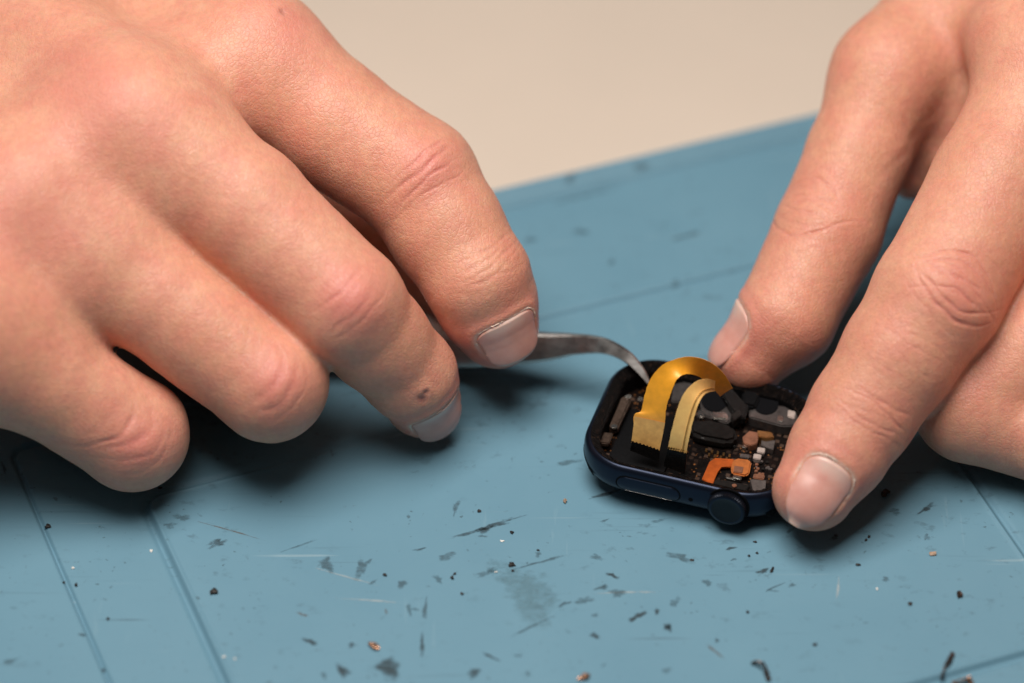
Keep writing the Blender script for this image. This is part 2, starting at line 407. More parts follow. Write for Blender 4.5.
# ------------------------------------------------------------------ loose debris
def ground(x, y):
    p = at(x, y); p[2] = mat_height(p[:2] @ A2, p[:2] @ A1); return p
def chip(name, x, y, size, mat_, label, group=None, flat=0.5, seed=0, cat='debris'):
    r = random.Random(seed)
    bm = bmesh.new(); bmesh.ops.create_icosphere(bm, subdivisions=2, radius=1.0)
    px = 5.4
    sx, sy = size[0] / px / 2 * .85, size[1] / px / 2 * .95
    ang = math.radians(size[2] if len(size) > 2 else r.uniform(0, 180))
    ph = [r.uniform(0, 6) for _ in range(6)]
    for v in bm.verts:
        c = v.co
        k = 1 + .28 * math.sin(3 * c.x + ph[0]) + .25 * math.sin(4 * c.y + ph[1]) + .2 * math.sin(5 * c.z + ph[2] + 3 * c.x) + .22 * r.uniform(-1, 1)
        q = Vector((c.x * k * sx, c.y * k * sy, c.z * k * min(sx, sy) * flat))
        v.co = Matrix.Rotation(-ang, 3, 'Z') @ q
    lo = min(v.co.z for v in bm.verts)
    for v in bm.verts: v.co.z -= lo
    o = bm_obj(name, bm, mat_, None, True, 30)
    o.location = Vector(ground(x, y)) * S
    tag(o, label, cat, group); return o
def curl(name, pts, width, mat_, label, bits=None, cat='metal shaving'):
    # a twisted strip following pixel points with heights
    P3 = []
    for i in range(len(pts) - 1):
        a = at(*pts[i]); b = at(*pts[i + 1])
        for t in np.linspace(0, 1, 6, endpoint=False): P3.append(a * (1 - t) + b * t)
    P3.append(at(*pts[-1])); P3 = np.array(P3)
    org = ground(pts[0][0], pts[0][1])
    V_, F_ = [], []
    n = len(P3)
    for i, p in enumerate(P3):
        t = P3[min(i + 1, n - 1)] - P3[max(i - 1, 0)]; t = nrm(t)
        s = nrm(np.cross(t, [0.3, 0.2, 1])); u = np.cross(s, t)
        tw = 2.2 * i / n; w = width * (0.55 + 0.45 * math.sin(math.pi * (i + 1) / (n + 1))) * (1 + .3 * math.sin(i * 1.7))
        d1 = s * math.cos(tw) + u * math.sin(tw); d2 = -s * math.sin(tw) + u * math.cos(tw)
        for q in (d1 * w + d2 * .12, -d1 * w + d2 * .12, -d1 * w - d2 * .12, d1 * w - d2 * .12): V_.append(p + q - org)
    for i in range(n - 1):
        for k in range(4): F_.append((4 * i + k, 4 * i + (k + 1) % 4, 4 * i + 4 + (k + 1) % 4, 4 * i + 4 + k))
    F_ += [(3, 2, 1, 0), tuple(4 * (n - 1) + k for k in range(4))]
    V_ = np.array(V_)
    zmin = (V_[:, 2]).min(); V_[:, 2] -= zmin
    o = mesh_obj(name, V_, F_, mat_, None, True, 40)
    o.location = Vector(org) * S
    tag(o, label, cat); return o

curl('metal_shaving', [(752, 662, .3), (757, 661, 1.0), (764, 664, 1.6), (766, 670, 1.2), (769, 680, .3)], 0.55, M['shaving'], 'twisted dark metal shaving on the mat at the bottom, below the watch crown')
curl('metal_shaving', [(953, 652, .4), (949, 660, 1.0), (944, 668, .8), (941, 678, .3)], 0.45, M['shaving'], 'thin upright curled metal sliver beside the bottom right groove of the mat')
curl('metal_shaving', [(952, 682, .3), (962, 678, 1.2), (969, 677, .8), (972, 683, .3)], 0.6, M['rust'], 'coppery bent shaving cut by the bottom edge of the photo at bottom right')
chip('metal_chip', 374, 647, (9, 11, -50), M['rust'], 'shiny coppery metal chip on the mat just above the largest dark smear', None, .6, 3, 'metal chip')
chip('metal_chip', 584, 678, (8, 12, 60), M['rust'], 'coppery metal chip at the very bottom edge, below the watch', None, .6, 4, 'metal chip')
chip('metal_chip', 960, 595, (6, 7, 0), M['shaving'], 'tiny two-toned metal chip alone at right, below the index fingertip', None, .8, 5, 'metal chip')
chip('crumb', 933, 554, (7, 5, 0), M['tan'], 'tan crumb on the mat right of the index fingertip', None, .6, 6, 'crumb')
chip('crumb', 565, 502, (5, 5, 0), M['tan'], 'pinkish tan crumb on the mat just left of the watch', None, .7, 7, 'crumb')
chip('crumb', 885, 494, (11, 9, 30), M['crumb'], 'large black flake in the shadow right of the index fingernail', None, .35, 8, 'crumb')
chip('crumb', 834, 521, (9, 5, -20), M['crumb'], 'black flake touching the shadow just below the index fingernail', None, .4, 9, 'crumb')
chip('crumb', 215, 592, (8, 9, 20), M['crumb'], 'black crumb lying right of the long panel ridge at lower left', None, .5, 10, 'crumb')
chip('crumb', 48, 526, (7, 5, 0), M['crumb'], 'black crumb beside the leftmost groove of the mat', None, .5, 11, 'crumb')
chip('crumb', 512, 565, (8, 5, 10), M['crumb'], 'black crumb at the end of a long dark streak in the middle of the mat', None, .5, 12, 'crumb')
chip('crumb', 772, 570, (4, 6, 20), M['crumb'], 'narrow black crumb below the watch crown, right of a grey smear', None, .5, 13, 'crumb')
spk = [(755, 542), (757, 553), (749, 556), (869, 537), (910, 604), (692, 560), (479, 511), (385, 575), (462, 594), (513, 571),
       (76, 584), (108, 618), (64, 582), (858, 565), (815, 645), (455, 574), (452, 578), (512, 533), (538, 550),
       (103, 668), (160, 487), (604, 477), (748, 612), (866, 540)]
proto = None
for i, (x, y) in enumerate(spk):
    chip('crumb', x, y, (random.uniform(2.6, 4.6), random.uniform(2.4, 4)), M['crumb'], 'tiny black speck of debris lying on the blue mat', 'tiny black specks scattered over the mat', .55, 30 + i, 'crumb')
for i, (x, y) in enumerate([(235, 659), (151, 550), (73, 567), (496, 572), (877, 589), (224, 657), (612, 430), (502, 541)]):
    chip('crumb', x, y, (random.uniform(2.5, 4.5), 2.6), M['white'], 'tiny white fleck lying on the blue mat', 'tiny white flecks scattered over the mat', .5, 60 + i, 'crumb')

# ------------------------------------------------------------------ hands: smooth-blended tapered limbs -> one continuous surface
def smin(a, b, k):
    h = np.maximum(k - np.abs(a - b), 0) / k
    return np.minimum(a, b) - h * h * k * 0.25
def seg_d(p, s):
    a, b, ra, rb = s[:4]
    ab = b - a; L2 = max(float(ab @ ab), 1e-6)
    d0 = p - a
    t = np.clip((d0 @ ab) / L2, 0, 1)
    d = d0 - t[:, None] * ab
    if len(s) > 4 and s[4] is not None:
        n, q = s[4]
        d = d + ((q - 1) * (d @ n))[:, None] * n
    return np.sqrt((d * d).sum(1)) - (ra + (rb - ra) * t)
class Hand:
    def __init__(self): self.fingers = []; self.palm = []; self.kp = 6.0; self.kf = 1.9
    def chain(self, pts, rad, flat=None):
        pts = [np.asarray(p, float) for p in pts]
        return [(pts[i], pts[i + 1], rad[i], rad[i + 1], flat) for i in range(len(pts) - 1)]
    def sdf(self, p):
        F_ = None
        for segs, k in self.fingers:
            d = None
            for s in segs:
                e = seg_d(p, s); d = e if d is None else smin(d, e, k)
            F_ = d if F_ is None else smin(F_, d, self.kf)
        D_ = None
        for s, k in self.palm:
            e = seg_d(p, s); D_ = e if D_ is None else smin(D_, e, k)
        return smin(F_, D_, self.kp)
    def fsdf(self, p, i):                        # one finger alone
        d = None
        for s in self.fingers[i][0]:
            e = seg_d(p, s); d = e if d is None else smin(d, e, 1.5)
        return d
    def bounds(self):
        P_ = []
        for segs, _ in self.fingers:
            for s in segs: P_ += [s[0] - s[2], s[0] + s[2], s[1] - s[3], s[1] + s[3]]
        for s, _ in self.palm: P_ += [s[0] - s[2], s[0] + s[2], s[1] - s[3], s[1] + s[3]]
        P_ = np.array(P_); return P_.min(0) - 6, P_.max(0) + 6

def surface_nets(f, lo, hi, h):
    n = np.ceil((hi - lo) / h).astype(int) + 1
    gx, gy, gz = [lo[i] + h * np.arange(n[i]) for i in range(3)]
    val = np.empty(n, np.float32)
    for i in range(n[0]):
        Yg, Zg = np.meshgrid(gy, gz, indexing='ij')
        p = np.stack([np.full(Yg.size, gx[i]), Yg.ravel(), Zg.ravel()], 1)
        val[i] = f(p).reshape(n[1], n[2])
    ins = val < 0
    m = [k - 1 for k in n]
    cnt = np.zeros(m, np.int8); acc = np.zeros(m + [3], np.float32); ne = np.zeros(m, np.int8)
    sl = lambda o, ax: slice(o, o + m[ax])
    corners = [(a, b, c) for a in (0, 1) for b in (0, 1) for c in (0, 1)]
    for c in corners: cnt += ins[sl(c[0], 0), sl(c[1], 1), sl(c[2], 2)]
    act = (cnt > 0) & (cnt < 8)
    for c in corners:
        for ax in range(3):
            if c[ax] == 0:
                d = list(c); d[ax] = 1
                v0 = val[sl(c[0], 0), sl(c[1], 1), sl(c[2], 2)]; v1 = val[sl(d[0], 0), sl(d[1], 1), sl(d[2], 2)]
                cr = (v0 < 0) != (v1 < 0)
                t = np.where(cr, v0 / np.where(cr, v0 - v1, 1), 0)
                for k in range(3): acc[..., k] += np.where(cr, (c[k] if k != ax else t), 0)
                ne += cr
    idx = -np.ones(m, np.int64); idx[act] = np.arange(act.sum())
    pos = acc[act] / ne[act][:, None]
    ijk = np.argwhere(act)
    verts = lo + h * (ijk + pos)
    quads = []
    for ax in range(3):
        b_, c_ = (ax + 1) % 3, (ax + 2) % 3
        s0 = [slice(0, None)] * 3; s1 = [slice(0, None)] * 3
        s0[ax] = slice(0, n[ax] - 1); s1[ax] = slice(1, n[ax])
        cr = ins[tuple(s0)] != ins[tuple(s1)]
        e = np.argwhere(cr)
        e = e[(e[:, b_] > 0) & (e[:, c_] > 0) & (e[:, b_] < n[b_] - 1) & (e[:, c_] < n[c_] - 1)]
        flip = ins[e[:, 0], e[:, 1], e[:, 2]]
        def g(db, dc):
            q = e.copy(); q[:, b_] -= db; q[:, c_] -= dc
            return idx[q[:, 0], q[:, 1], q[:, 2]]
        q = np.stack([g(1, 1), g(0, 1), g(0, 0), g(1, 0)], 1)
        q[~flip] = q[~flip][:, ::-1]
        quads.append(q)
    return verts, np.concatenate(quads)
def subdivide(v, q):
    e = np.concatenate([q[:, [0, 1]], q[:, [1, 2]], q[:, [2, 3]], q[:, [3, 0]]])
    e.sort(1)
    key = e[:, 0] * (len(v) + 1) + e[:, 1]
    un, inv = np.unique(key, return_inverse=True)
    ev = np.stack([un // (len(v) + 1), un % (len(v) + 1)], 1)
    mid = (v[ev[:, 0]] + v[ev[:, 1]]) / 2
    fc = v[q].mean(1)
    nq = len(q); o1 = len(v); o2 = o1 + len(mid)
    m01, m12, m23, m30 = [o1 + inv[i * nq:(i + 1) * nq] for i in range(4)]
    f = o2 + np.arange(nq)
    return np.concatenate([v, mid, fc]), np.concatenate([np.stack([q[:, 0], m01, f, m30], 1), np.stack([q[:, 1], m12, f, m01], 1),
                                                         np.stack([q[:, 2], m23, f, m12], 1), np.stack([q[:, 3], m30, f, m23], 1)])
def normals(v, q):
    fn = np.cross(v[q[:, 2]] - v[q[:, 0]], v[q[:, 3]] - v[q[:, 1]])
    n = np.zeros_like(v)
    for k in range(4):
        for c in range(3): n[:, c] += np.bincount(q[:, k], fn[:, c], len(v))
    return n / np.maximum(np.linalg.norm(n, axis=1), 1e-9)[:, None]
def relax(v, q, it=1):
    for _ in range(it):
        a = np.zeros_like(v); w = np.zeros(len(v))
        for k in range(4):
            nb = q[:, (k + 1) % 4]
            for c in range(3): a[:, c] += np.bincount(q[:, k], v[nb, c], len(v))
            w += np.bincount(q[:, k], minlength=len(v))
        v = 0.5 * v + 0.5 * a / np.maximum(w, 1)[:, None]
    return v
def project(f, v, q, it=2):
    for _ in range(it):
        n = normals(v, q); d = f(v)
        v = v - n * np.clip(d, -1.5, 1.5)[:, None]
    return v
def wob(p, sc, seed):
    r = np.random.RandomState(seed); o = np.zeros(len(p))
    for i in range(5):
        k = r.normal(size=3); k /= np.linalg.norm(k)
        o += np.sin((p @ k) * sc * r.uniform(.6, 1.6) + r.uniform(0, 6.28))
    return o / 5

def build_hand(name, hand, h, wrinkles, nails, reds, scabs, label, extra=None):
    lo, hi = hand.bounds()
    v, q = surface_nets(hand.sdf, lo, hi, h)
    v = relax(v, q, 2); v = project(hand.sdf, v, q, 2); v = relax(v, q, 1); v = project(hand.sdf, v, q, 1)
    v, q = subdivide(v, q); v = relax(v, q, 2); v = project(hand.sdf, v, q, 1)
    v, q = subdivide(v, q); v = relax(v, q, 2); v = project(hand.sdf, v, q, 1)
    v = relax(v, q, 1)
    n = normals(v, q)
    red = np.zeros(len(v)); pale = np.zeros(len(v)); scab = np.zeros(len(v))
    disp = 0.20 * wob(v, 0.30, 1) + 0.06 * wob(v, 0.9, 2) + 0.025 * wob(v, 2.2, 3)
    if extra: disp += extra(v, n)
    for w in wrinkles:
        o, u, nn, ra, rb, lines, depth, sd = w[:8]
        o = np.asarray(o); b_ = np.cross(nn, u)
        rel = v - o
        sel = np.where((np.abs(rel @ u) < ra * 1.8) & (np.abs(rel @ b_) < rb * 1.8) & ((n @ nn) > -0.1) & (np.abs(rel @ nn) < 14))[0]
        if len(sel) == 0: continue
        r_ = rel[sel]; a = r_ @ u; b = r_ @ b_
        win = np.exp(-(a / ra) ** 4 - (b / rb) ** 4) * np.clip((n[sel] @ nn) * 2.5 + .25, 0, 1)
        rs = np.random.RandomState(sd)
        dd = np.zeros(len(sel))
        for c, kap, dep, wd in lines:
            ph = rs.uniform(0, 6.28, 3); off = rs.uniform(-.25, .25) * rb; hl = rb * rs.uniform(.65, 1.1)
            dep = dep * rs.uniform(.3, 1.2); wd = wd * rs.uniform(.6, 1.15)
            ln = c - kap * b * b + rs.uniform(-.16, .16) * b + .38 * np.sin(b * .45 + ph[0]) + .10 * np.sin(b * 1.3 + ph[1])
            dd += dep * np.exp(-((a - ln) / wd) ** 2) * np.exp(-((b - off) / hl) ** 4) * (.75 + .25 * np.sin(b * 1.3 + ph[2]))
        disp[sel] -= depth * dd * win
        red[sel] += np.clip(dd * win * .28, 0, .35)
    for (o, r_, s_) in reds:
        red += s_ * np.exp(-((v - o) ** 2).sum(1) / r_ ** 2)
    for w in wrinkles:                            # the bone under each knuckle
        if len(w) > 8:
            rel = v - np.asarray(w[0]); b_ = np.cross(w[2], w[1])
            disp += w[8] * np.exp(-(rel @ w[1]) ** 2 / 22 - (rel @ b_) ** 2 / 20 - (rel @ w[2]) ** 2 / 30)
    for (o, r_, s_) in scabs:
        d2 = ((v - o) ** 2).sum(1); g = np.exp(-d2 / r_ ** 2) * (1 + .6 * wob(v, 3.0, 9))
        scab += np.clip(g * s_, 0, 1); disp += 0.25 * np.exp(-d2 / (1.8 * r_) ** 2) - .45 * np.exp(-d2 / (.8 * r_) ** 2)
    nail_objs = []
    for k, nl in enumerate(nails):
        A, ax, nn, L, phm, tilt_end = nl['A'], nl['ax'], nl['n'], nl['L'], nl['phi'], nl.get('lift', .25)
        sd_ = np.cross(ax, nn)
        rel = v - A
        t = rel @ ax; c = rel @ nn; s = rel @ sd_
        phi = np.arctan2(s, c) / phm; tv = (t / L - .5) * 2
        rad = np.hypot(c, s)
        near = (rad < 11.5) & (np.abs(tv) < 1.6) & (np.abs(phi) < 1.7)
        fld = np.where(near, (np.abs(phi) ** 3.2 + np.abs(tv) ** 3.2), 9) ** (1 / 3.2)
        disp -= np.where(near, nl.get('rec', .28) * ss(-fld, -1.02, -.86), 0)
        prox = ss(-tv, -.9, 0.1)
        disp += np.where(near, 0.24 * np.exp(-((fld - 1.14) / .15) ** 2) * (.25 + .75 * prox), 0)
        pale += np.where(near, nl.get('dry', .5) * np.exp(-((fld - 1.035) / .05) ** 2) * ss(-tv, -.35, .35) * np.clip(.75 + .9 * wob(v, 2.4, 40 + k), 0, 1), 0)
        red += np.where(near, .3 * np.exp(-((fld - 1.3) / .25) ** 2), 0)
        # nail plate
        nu_, nv_ = 30, 26
        uu, vv_ = np.meshgrid(np.linspace(-1, 1, nu_), np.linspace(0, 1, nv_))
        sq = (1 - np.abs(uu) ** 3.2) ** (1 / 3.2)
        tt = L * (.5 + .5 * (2 * vv_ - 1) * np.maximum(sq, .12) * .985)
        ph_ = uu * phm * .985
        dirs = np.cos(ph_)[..., None] * nn + np.sin(ph_)[..., None] * sd_
        O_ = (A + tt[..., None] * ax).reshape(-1, 3); Dv = dirs.reshape(-1, 3)
        lo_ = np.zeros(len(O_)); hi_ = np.full(len(O_), 16.0)
        for _ in range(22):
            md = (lo_ + hi_) / 2; inside = hand.fsdf(O_ + Dv * md[:, None], nl['f']) < 0
            lo_ = np.where(inside, md, lo_); hi_ = np.where(inside, hi_, md)
        edge = np.maximum(np.abs(uu), np.abs(2 * vv_ - 1)).ravel()
        rr_ = lo_.reshape(nv_, nu_)
        # smooth along the length so that the plate stays stiff where the fingertip rounds away
        stiff = np.minimum(rr_, rr_); base = rr_[int(nv_ * .35)][None, :]
        rr_ = np.maximum(rr_, base - (base - rr_) * .55)
        off = .10 + .22 * (1 - uu ** 2) - .55 * ss(edge.reshape(nv_, nu_), .93, 1.0) * np.where(vv_ > .7, .45, 1)
        P_ = O_ + Dv * (rr_.ravel() + off.ravel())[:, None]
        fs = [(j * nu_ + i, j * nu_ + i + 1, (j + 1) * nu_ + i + 1, (j + 1) * nu_ + i) for j in range(nv_ - 1) for i in range(nu_ - 1)]
        no = mesh_obj('fingernail', P_, fs, M['nail'])
        a_ = no.data.attributes.new('lunula', 'FLOAT', 'POINT')
        tvn = (tt / L).ravel(); un = uu.ravel()
        a_.data.foreach_set('value', np.clip(ss(-tvn, -.30 + .0, -.10) * np.clip(1.2 - un ** 2 * 2, 0, 1) * .8, 0, 1).astype(np.float32))
        a_ = no.data.attributes.new('free', 'FLOAT', 'POINT')
        a_.data.foreach_set('value', (ss(tvn, .90, .96) * .5).astype(np.float32))
        nail_objs.append(no)
        # dry flaking cuticle around the base of the nail
        if nl.get('flake', 0):
            V_, Fc = [], []; r2 = np.random.RandomState(70 + k)
            ths = np.linspace(math.pi * 1.08, math.pi * 1.92, 90)
            gate_ = [math.sin(t * 5.3 + k) + .7 * math.sin(t * 13.1 + 2 * k) + .5 * math.sin(t * 29 + k) for t in ths]
            for th, gt in zip(ths, gate_):
                fk = min(max(gt * .7 + .1, -.9), 1.0)
                cu, cv = math.cos(th), math.sin(th)
                nrm_ = (abs(cu) ** 3.2 + abs(cv) ** 3.2) ** (1 / 3.2)
                lw = r2.uniform(.02, .075)
                for e_, o_ in ((.99, .10), (1.0 + lw * .3, r2.uniform(.16, .34)), (1.0 + lw * .8, r2.uniform(.0, .22))):
                    u1, v1 = cu / nrm_ * e_, cv / nrm_ * e_
                    O1 = A + ax * (L * (.5 + .5 * v1)); ph1 = u1 * phm
                    d1 = math.cos(ph1) * nn + math.sin(ph1) * sd_
                    l1, h1 = 0.0, 16.0
                    for _ in range(18):
                        md = (l1 + h1) / 2
                        if hand.fsdf((O1 + d1 * md)[None], nl['f'])[0] < 0: l1 = md
                        else: h1 = md
                    V_.append(O1 + d1 * (l1 + o_ * .85 * fk + .10))
            for i in range(len(ths) - 1):
                for j in range(2): Fc.append((3 * i + j, 3 * i + 3 + j, 3 * i + 4 + j, 3 * i + 1 + j))
            nail_objs.append(mesh_obj('cuticle', V_, Fc, M['cuticle'], None, True, 50))
    v = v + n * disp[:, None]
    me = bpy.data.meshes.new(name)
    me.vertices.add(len(v)); me.vertices.foreach_set('co', (v * S).astype(np.float32).ravel())
    me.loops.add(q.size); me.loops.foreach_set('vertex_index', q.astype(np.int32).ravel())
    me.polygons.add(len(q)); me.polygons.foreach_set('loop_start', (np.arange(len(q)) * 4).astype(np.int32))
    me.polygons.foreach_set('use_smooth', np.ones(len(q), bool))
    me.update(calc_edges=True)
    for nm, ar in (('red', np.clip(red, 0, .9)), ('pale', np.clip(pale, 0, 1)), ('scab', np.clip(scab, 0, 1))):
        a_ = me.attributes.new(nm, 'FLOAT', 'POINT'); a_.data.foreach_set('value', ar.astype(np.float32))
    me.materials.append(M['skin'])
    o = bpy.data.objects.new(name, me); C.objects.link(o)
    for no in nail_objs: no.parent = o
    tag(o, label, 'hand')
    print(name, len(v), 'verts')
    return o

def hit(H, x, y):                                 # the point of a hand seen at a pixel
    r = nrm(ray(x, y)); t = 560.0
    for _ in range(80): t += float(H.sdf((CAM + r * t)[None])[0]) * .8
    return CAM + r * t
def knuckle(prev, j, nxt, r):                     # frame on the back of a bent joint
    d1 = nrm(j - prev); d2 = nrm(nxt - j); u = nrm(d1 + d2)
    nn = d1 - d2; nn = nrm(nn - (nn @ u) * u)
    return j + nn * r, u, nn
LINES_EXT = [(-8.2, -.045, .7, .42), (-6.0, -.06, 1.1, .42), (-4.3, -.05, .7, .36), (-2.4, -.02, .8, .36), (-.9, .0, 1.3, .45), (.5, .006, 1.1, .38), (1.8, .03, .6, .34), (3.6, .055, .9, .38), (5.6, .065, 1.2, .42), (7.6, .05, .7, .45), (-1.5, .05, .6, .3), (1.2, -.05, .6, .3)]
LINES_BENT = [(-4.8, -.02, .5, .55), (-2.6, -.012, .8, .55), (-.6, .004, .9, .6), (1.7, .012, .7, .5), (4.0, .02, .5, .5)]
LINES_DIP = [(-2.6, -.01, .8, .38), (-1.2, -.006, .9, .4), (.3, 0, 1.0, .42), (1.7, .008, .8, .36), (3.0, .01, .6, .36)]
LINES_SHAFT = [(c, rng.uniform(-.008, .008), rng.uniform(.3, .6), .45) for c in np.arange(-10, 10, 1.5)]

# ---- hand with the tweezers (left in the photo): a right hand, palm down, index beyond, little finger nearest
R = Hand()
i1, i2, i3, i4 = at(254, 62, 54), at(416, 180, 40), at(477, 279, 28.5), at(498, 328, 18.5)
m1, m2, m3, m4 = at(138, 124, 57), at(345, 303, 35), at(410, 375, 17), at(422, 400, 9.3)
r1, r2_, r3, r4 = at(30, 203, 49), at(270, 384, 23), at(246, 368, 9.5), at(200, 350, 9)
p1, p2, p3, p4 = at(-45, 318, 40), at(132, 434, 14.5), at(105, 425, 8.5), at(60, 410, 8.5)
R.fingers.append((R.chain([i1, .5 * i1 + .5 * i2 + np.array([-.4, -.4, -.4]), i2, .5 * i2 + .5 * i3, i3, .45 * i3 + .55 * i4, i4], [12.8, 11.9, 11.5, 10.7, 9.9, 9.2, 7.7]), 1.5))
R.fingers.append((R.chain([m1, .5 * m1 + .5 * m2 + np.array([.5, .6, .6]), m2, .5 * m2 + .5 * m3, m3, m4], [12.4, 11.8, 10.8, 9.5, 8.6, 7.1]), 1.5))
R.fingers.append((R.chain([r1, .5 * r1 + .5 * r2_, r2_, r3, r4], [12.0, 10.6, 10.4, 9.0, 7.6]), 1.5))
R.fingers.append((R.chain([p1, .5 * p1 + .5 * p2, p2, p3, p4], [12.0, 10.6, 10.2, 8.0, 7.0]), 1.5))
# thumb, under the palm and pressing the far side of the tweezers
t1, t2, t3, t4 = at(60, 40, 24), at(230, 155, 10), at(380, 240, 9.5), at(470, 302, 10.5)
R.fingers.append((R.chain([t1, t2, t3, t4], [12, 9.5, 8.8, 7.3]), 1.5))
w0 = at(-330, -260, 48); w1 = at(-600, -520, 60)
for j, rr_ in ((i1, 13), (m1, 13), (r1, 12.6), (p1, 12.3)):
    R.palm.append(((w0 + (j - m1) * .45, j, 16, rr_), 12))
def web(H, a, a2, b, b2, t, r, dz=0.0, k=10):     # flesh between two neighbouring knuckles
    H.palm.append(((a + (a2 - a) * t - np.array([0, 0, dz]), b + (b2 - b) * t - np.array([0, 0, dz]), r, r), k))
for a_, b_, q_ in ((i1, m1, 9.5), (m1, r1, 12), (r1, p1, 12)): R.palm.append(((a_ - np.array([5, 0, 2]), b_ - np.array([5, 0, 2]), q_, q_), 9))
web(R, m1, m2, r1, r2_, .22, 9.2, 3); web(R, r1, r2_, p1, p2, .24, 9.0, 3)
R.palm.append(((w0 + (i1 - m1) * .3 - np.array([0, 0, 8]), i1 * .75 + t1 * .25 - np.array([0, 0, 6]), 15, 12), 9))
R.palm.append(((w0 + (p1 - m1) * .3 - np.array([0, 0, 8]), p1 - np.array([4, 0, 8]), 15, 11), 9))
R.palm.append(((w0, w1, 24, 26), 12))
R.palm.append(((w0 - np.array([0, 0, 6]), t1, 15, 13), 9))
ki = knuckle(i1, i2, i3, 10.5); km = knuckle(m1, m2, m3, 10); kr = knuckle(r1, r2_, r3, 9.5); kp = knuckle(p1, p2, p3, 9.5)
kdi = knuckle(i2, i3, i4, 9)
def rnail(A0, A1_, n, L, phi, back, **kw):
    ax = nrm(A1_ - A0); n = np.asarray(n, float); n = nrm(n - (n @ ax) * ax)
    return dict(A=A1_ - ax * back, ax=ax, n=n, L=L, phi=phi, **kw)
def face(H, px, py, k):                           # the same knuckle, seen where the photograph shows its creases
    o = hit(H, px, py); nn = nrm(k[2] * .55 + nrm(CAM - o) * .75); return o, k[1], nrm(nn - (nn @ k[1]) * k[1])
ki = face(R, 430, 166, ki); km = face(R, 352, 300, km); kr = face(R, 280, 384, kr); kp = face(R, 138, 444, kp); kdi = face(R, 492, 262, kdi)
nails_R = [rnail(i3, i4, (.36, -.88, .25), 10.0, 0.74, 5.4, flake=1, f=0, rec=.16),
           rnail(m3, m4, (.62, -.70, -.30), 11.0, 0.85, 5.2, flake=1, f=1)]
wr_R = [(*ki, 8, 8, LINES_BENT, .30, 1, .8), (*km, 8, 8, LINES_BENT, .30, 2, .8), (*kr, 7, 7, LINES_BENT, .26, 3, .7), (*kp, 7, 7, LINES_BENT, .26, 4, .7),
        (*kdi, 6, 8, LINES_DIP, .24, 5)]
reds_R = [(ki[0], 6, .72), (km[0], 6, .66), (kr[0], 6.5, .6), (kp[0], 6.5, .6), (i4, 12, .35), (m4, 11, .35), (hit(R, 100, 88), 9, .42), (hit(R, 60, 65), 10, .25), (hit(R, 290, 24), 8, .5), (hit(R, 20, 215), 12, .34), (hit(R, 150, 130), 6, .15), (hit(R, 352, 300), 9, .15)]
scab_R = [(hit(R, 422, 398), 1.3, .8), (hit(R, 426, 392), .7, .5), (hit(R, 283, 12), 1.0, .5)]
hr = build_hand('hand', R, 1.0, wr_R, nails_R, reds_R, scab_R, 'bare hand at left with curled fingers pinching the steel tweezers')

# ---- hand holding the watch (right in the photo): a left hand reaching in from the upper right
Lh = Hand()
a1, a2, a3, a4 = at(1060, 76, 54), at(938, 297, 34), at(862, 414, 18.5), at(814, 490, 10.5)
Lh.fingers.append((Lh.chain([a1, .5 * a1 + .5 * a2, a2, .5 * a2 + .5 * a3, a3, .5 * a3 + .5 * a4, a4], [13.2, 12.7, 11.9, 10.7, 9.8, 9.0, 7.5]), 1.5))
b1, b2, b3, b4 = at(889, 74, 44), at(828, 232, 26), at(786, 318, 17), at(752, 356, 10.5)
Lh.fingers.append((Lh.chain([b1, .5 * b1 + .5 * b2, b2, b3, b4], [9.9, 9.7, 10.1, 9.4, 7.2]), 1.5))
c1, c2, c3, c4 = at(1200, 205, 46), at(972, 404, 13.5), at(1060, 436, 10), at(1120, 420, 12)
Lh.fingers.append((Lh.chain([c1, .5 * c1 + .5 * c2, c2, c3, c4], [12, 11, 10.8, 9.5, 7.6]), 1.5))
d1_, d2_, d3_, d4_ = at(1270, 290, 44), at(1076, 440, 13), at(1130, 470, 11), at(1190, 450, 12)
Lh.fingers.append((Lh.chain([d1_, d2_, d3_, d4_], [12, 10.5, 9, 7.5]), 1.5))
e1_, e2_, e3_, e4_ = at(1350, 370, 45), at(1180, 500, 13), at(1230, 520, 9), at(1280, 500, 10)
Lh.fingers.append((Lh.chain([e1_, e2_, e3_, e4_], [11, 9.3, 8, 7]), 1.5))
wL = at(1330, -230, 66); wL2 = at(1700, -560, 80)
for j, rr_ in ((a1, 13), (c1, 13), (d1_, 12.5), (e1_, 12)):
    Lh.palm.append(((wL + (j - c1) * .4, j, 16, rr_), 9))
Lh.palm.append(((wL, wL2, 24, 26), 12))
tb_ = at(1010, -60, 54)
Lh.palm.append(((tb_, b1, 12.5, 10.0), 8))
Lh.palm.append(((wL, tb_, 18, 12.5), 9))
Lh.palm.append(((at(1060, 0, 36), at(955, 150, 17), 14, 10), 8))
Lh.palm.append(((at(985, 20, 52), at(955, 90, 38), 9, 6), 7))
Lh.palm.append(((at(955, 90, 38), at(912, 176, 24), 6.5, 4.5), 6))
Lh.palm.append(((at(1010, 60, 46), at(950, 150, 30), 9, 5), 6))
Lh.palm.append(((at(1020, 40, 58), at(1060, 60, 58), 10, 10), 7))
kLi = (at(946, 288, 37) + 0, *[None] * 2)
def ext_frame(p0, p1, n, r):
    u = nrm(p1 - p0); n = np.asarray(n, float); n = nrm(n - (n @ u) * u)
    return u, n
u_, n_ = ext_frame(a1, a3, (.22, -.66, .70), 0)
kLi = (a2 + n_ * 11 + nrm(np.cross(u_, n_)) * 0, u_, n_)
u2, n2 = ext_frame(a2, a4, (.22, -.66, .70), 0)
kLd = (a3 + n2 * 9.5, u2, n2)
u3, n3 = ext_frame(b1, b3, (-.55, -.35, .75), 0)
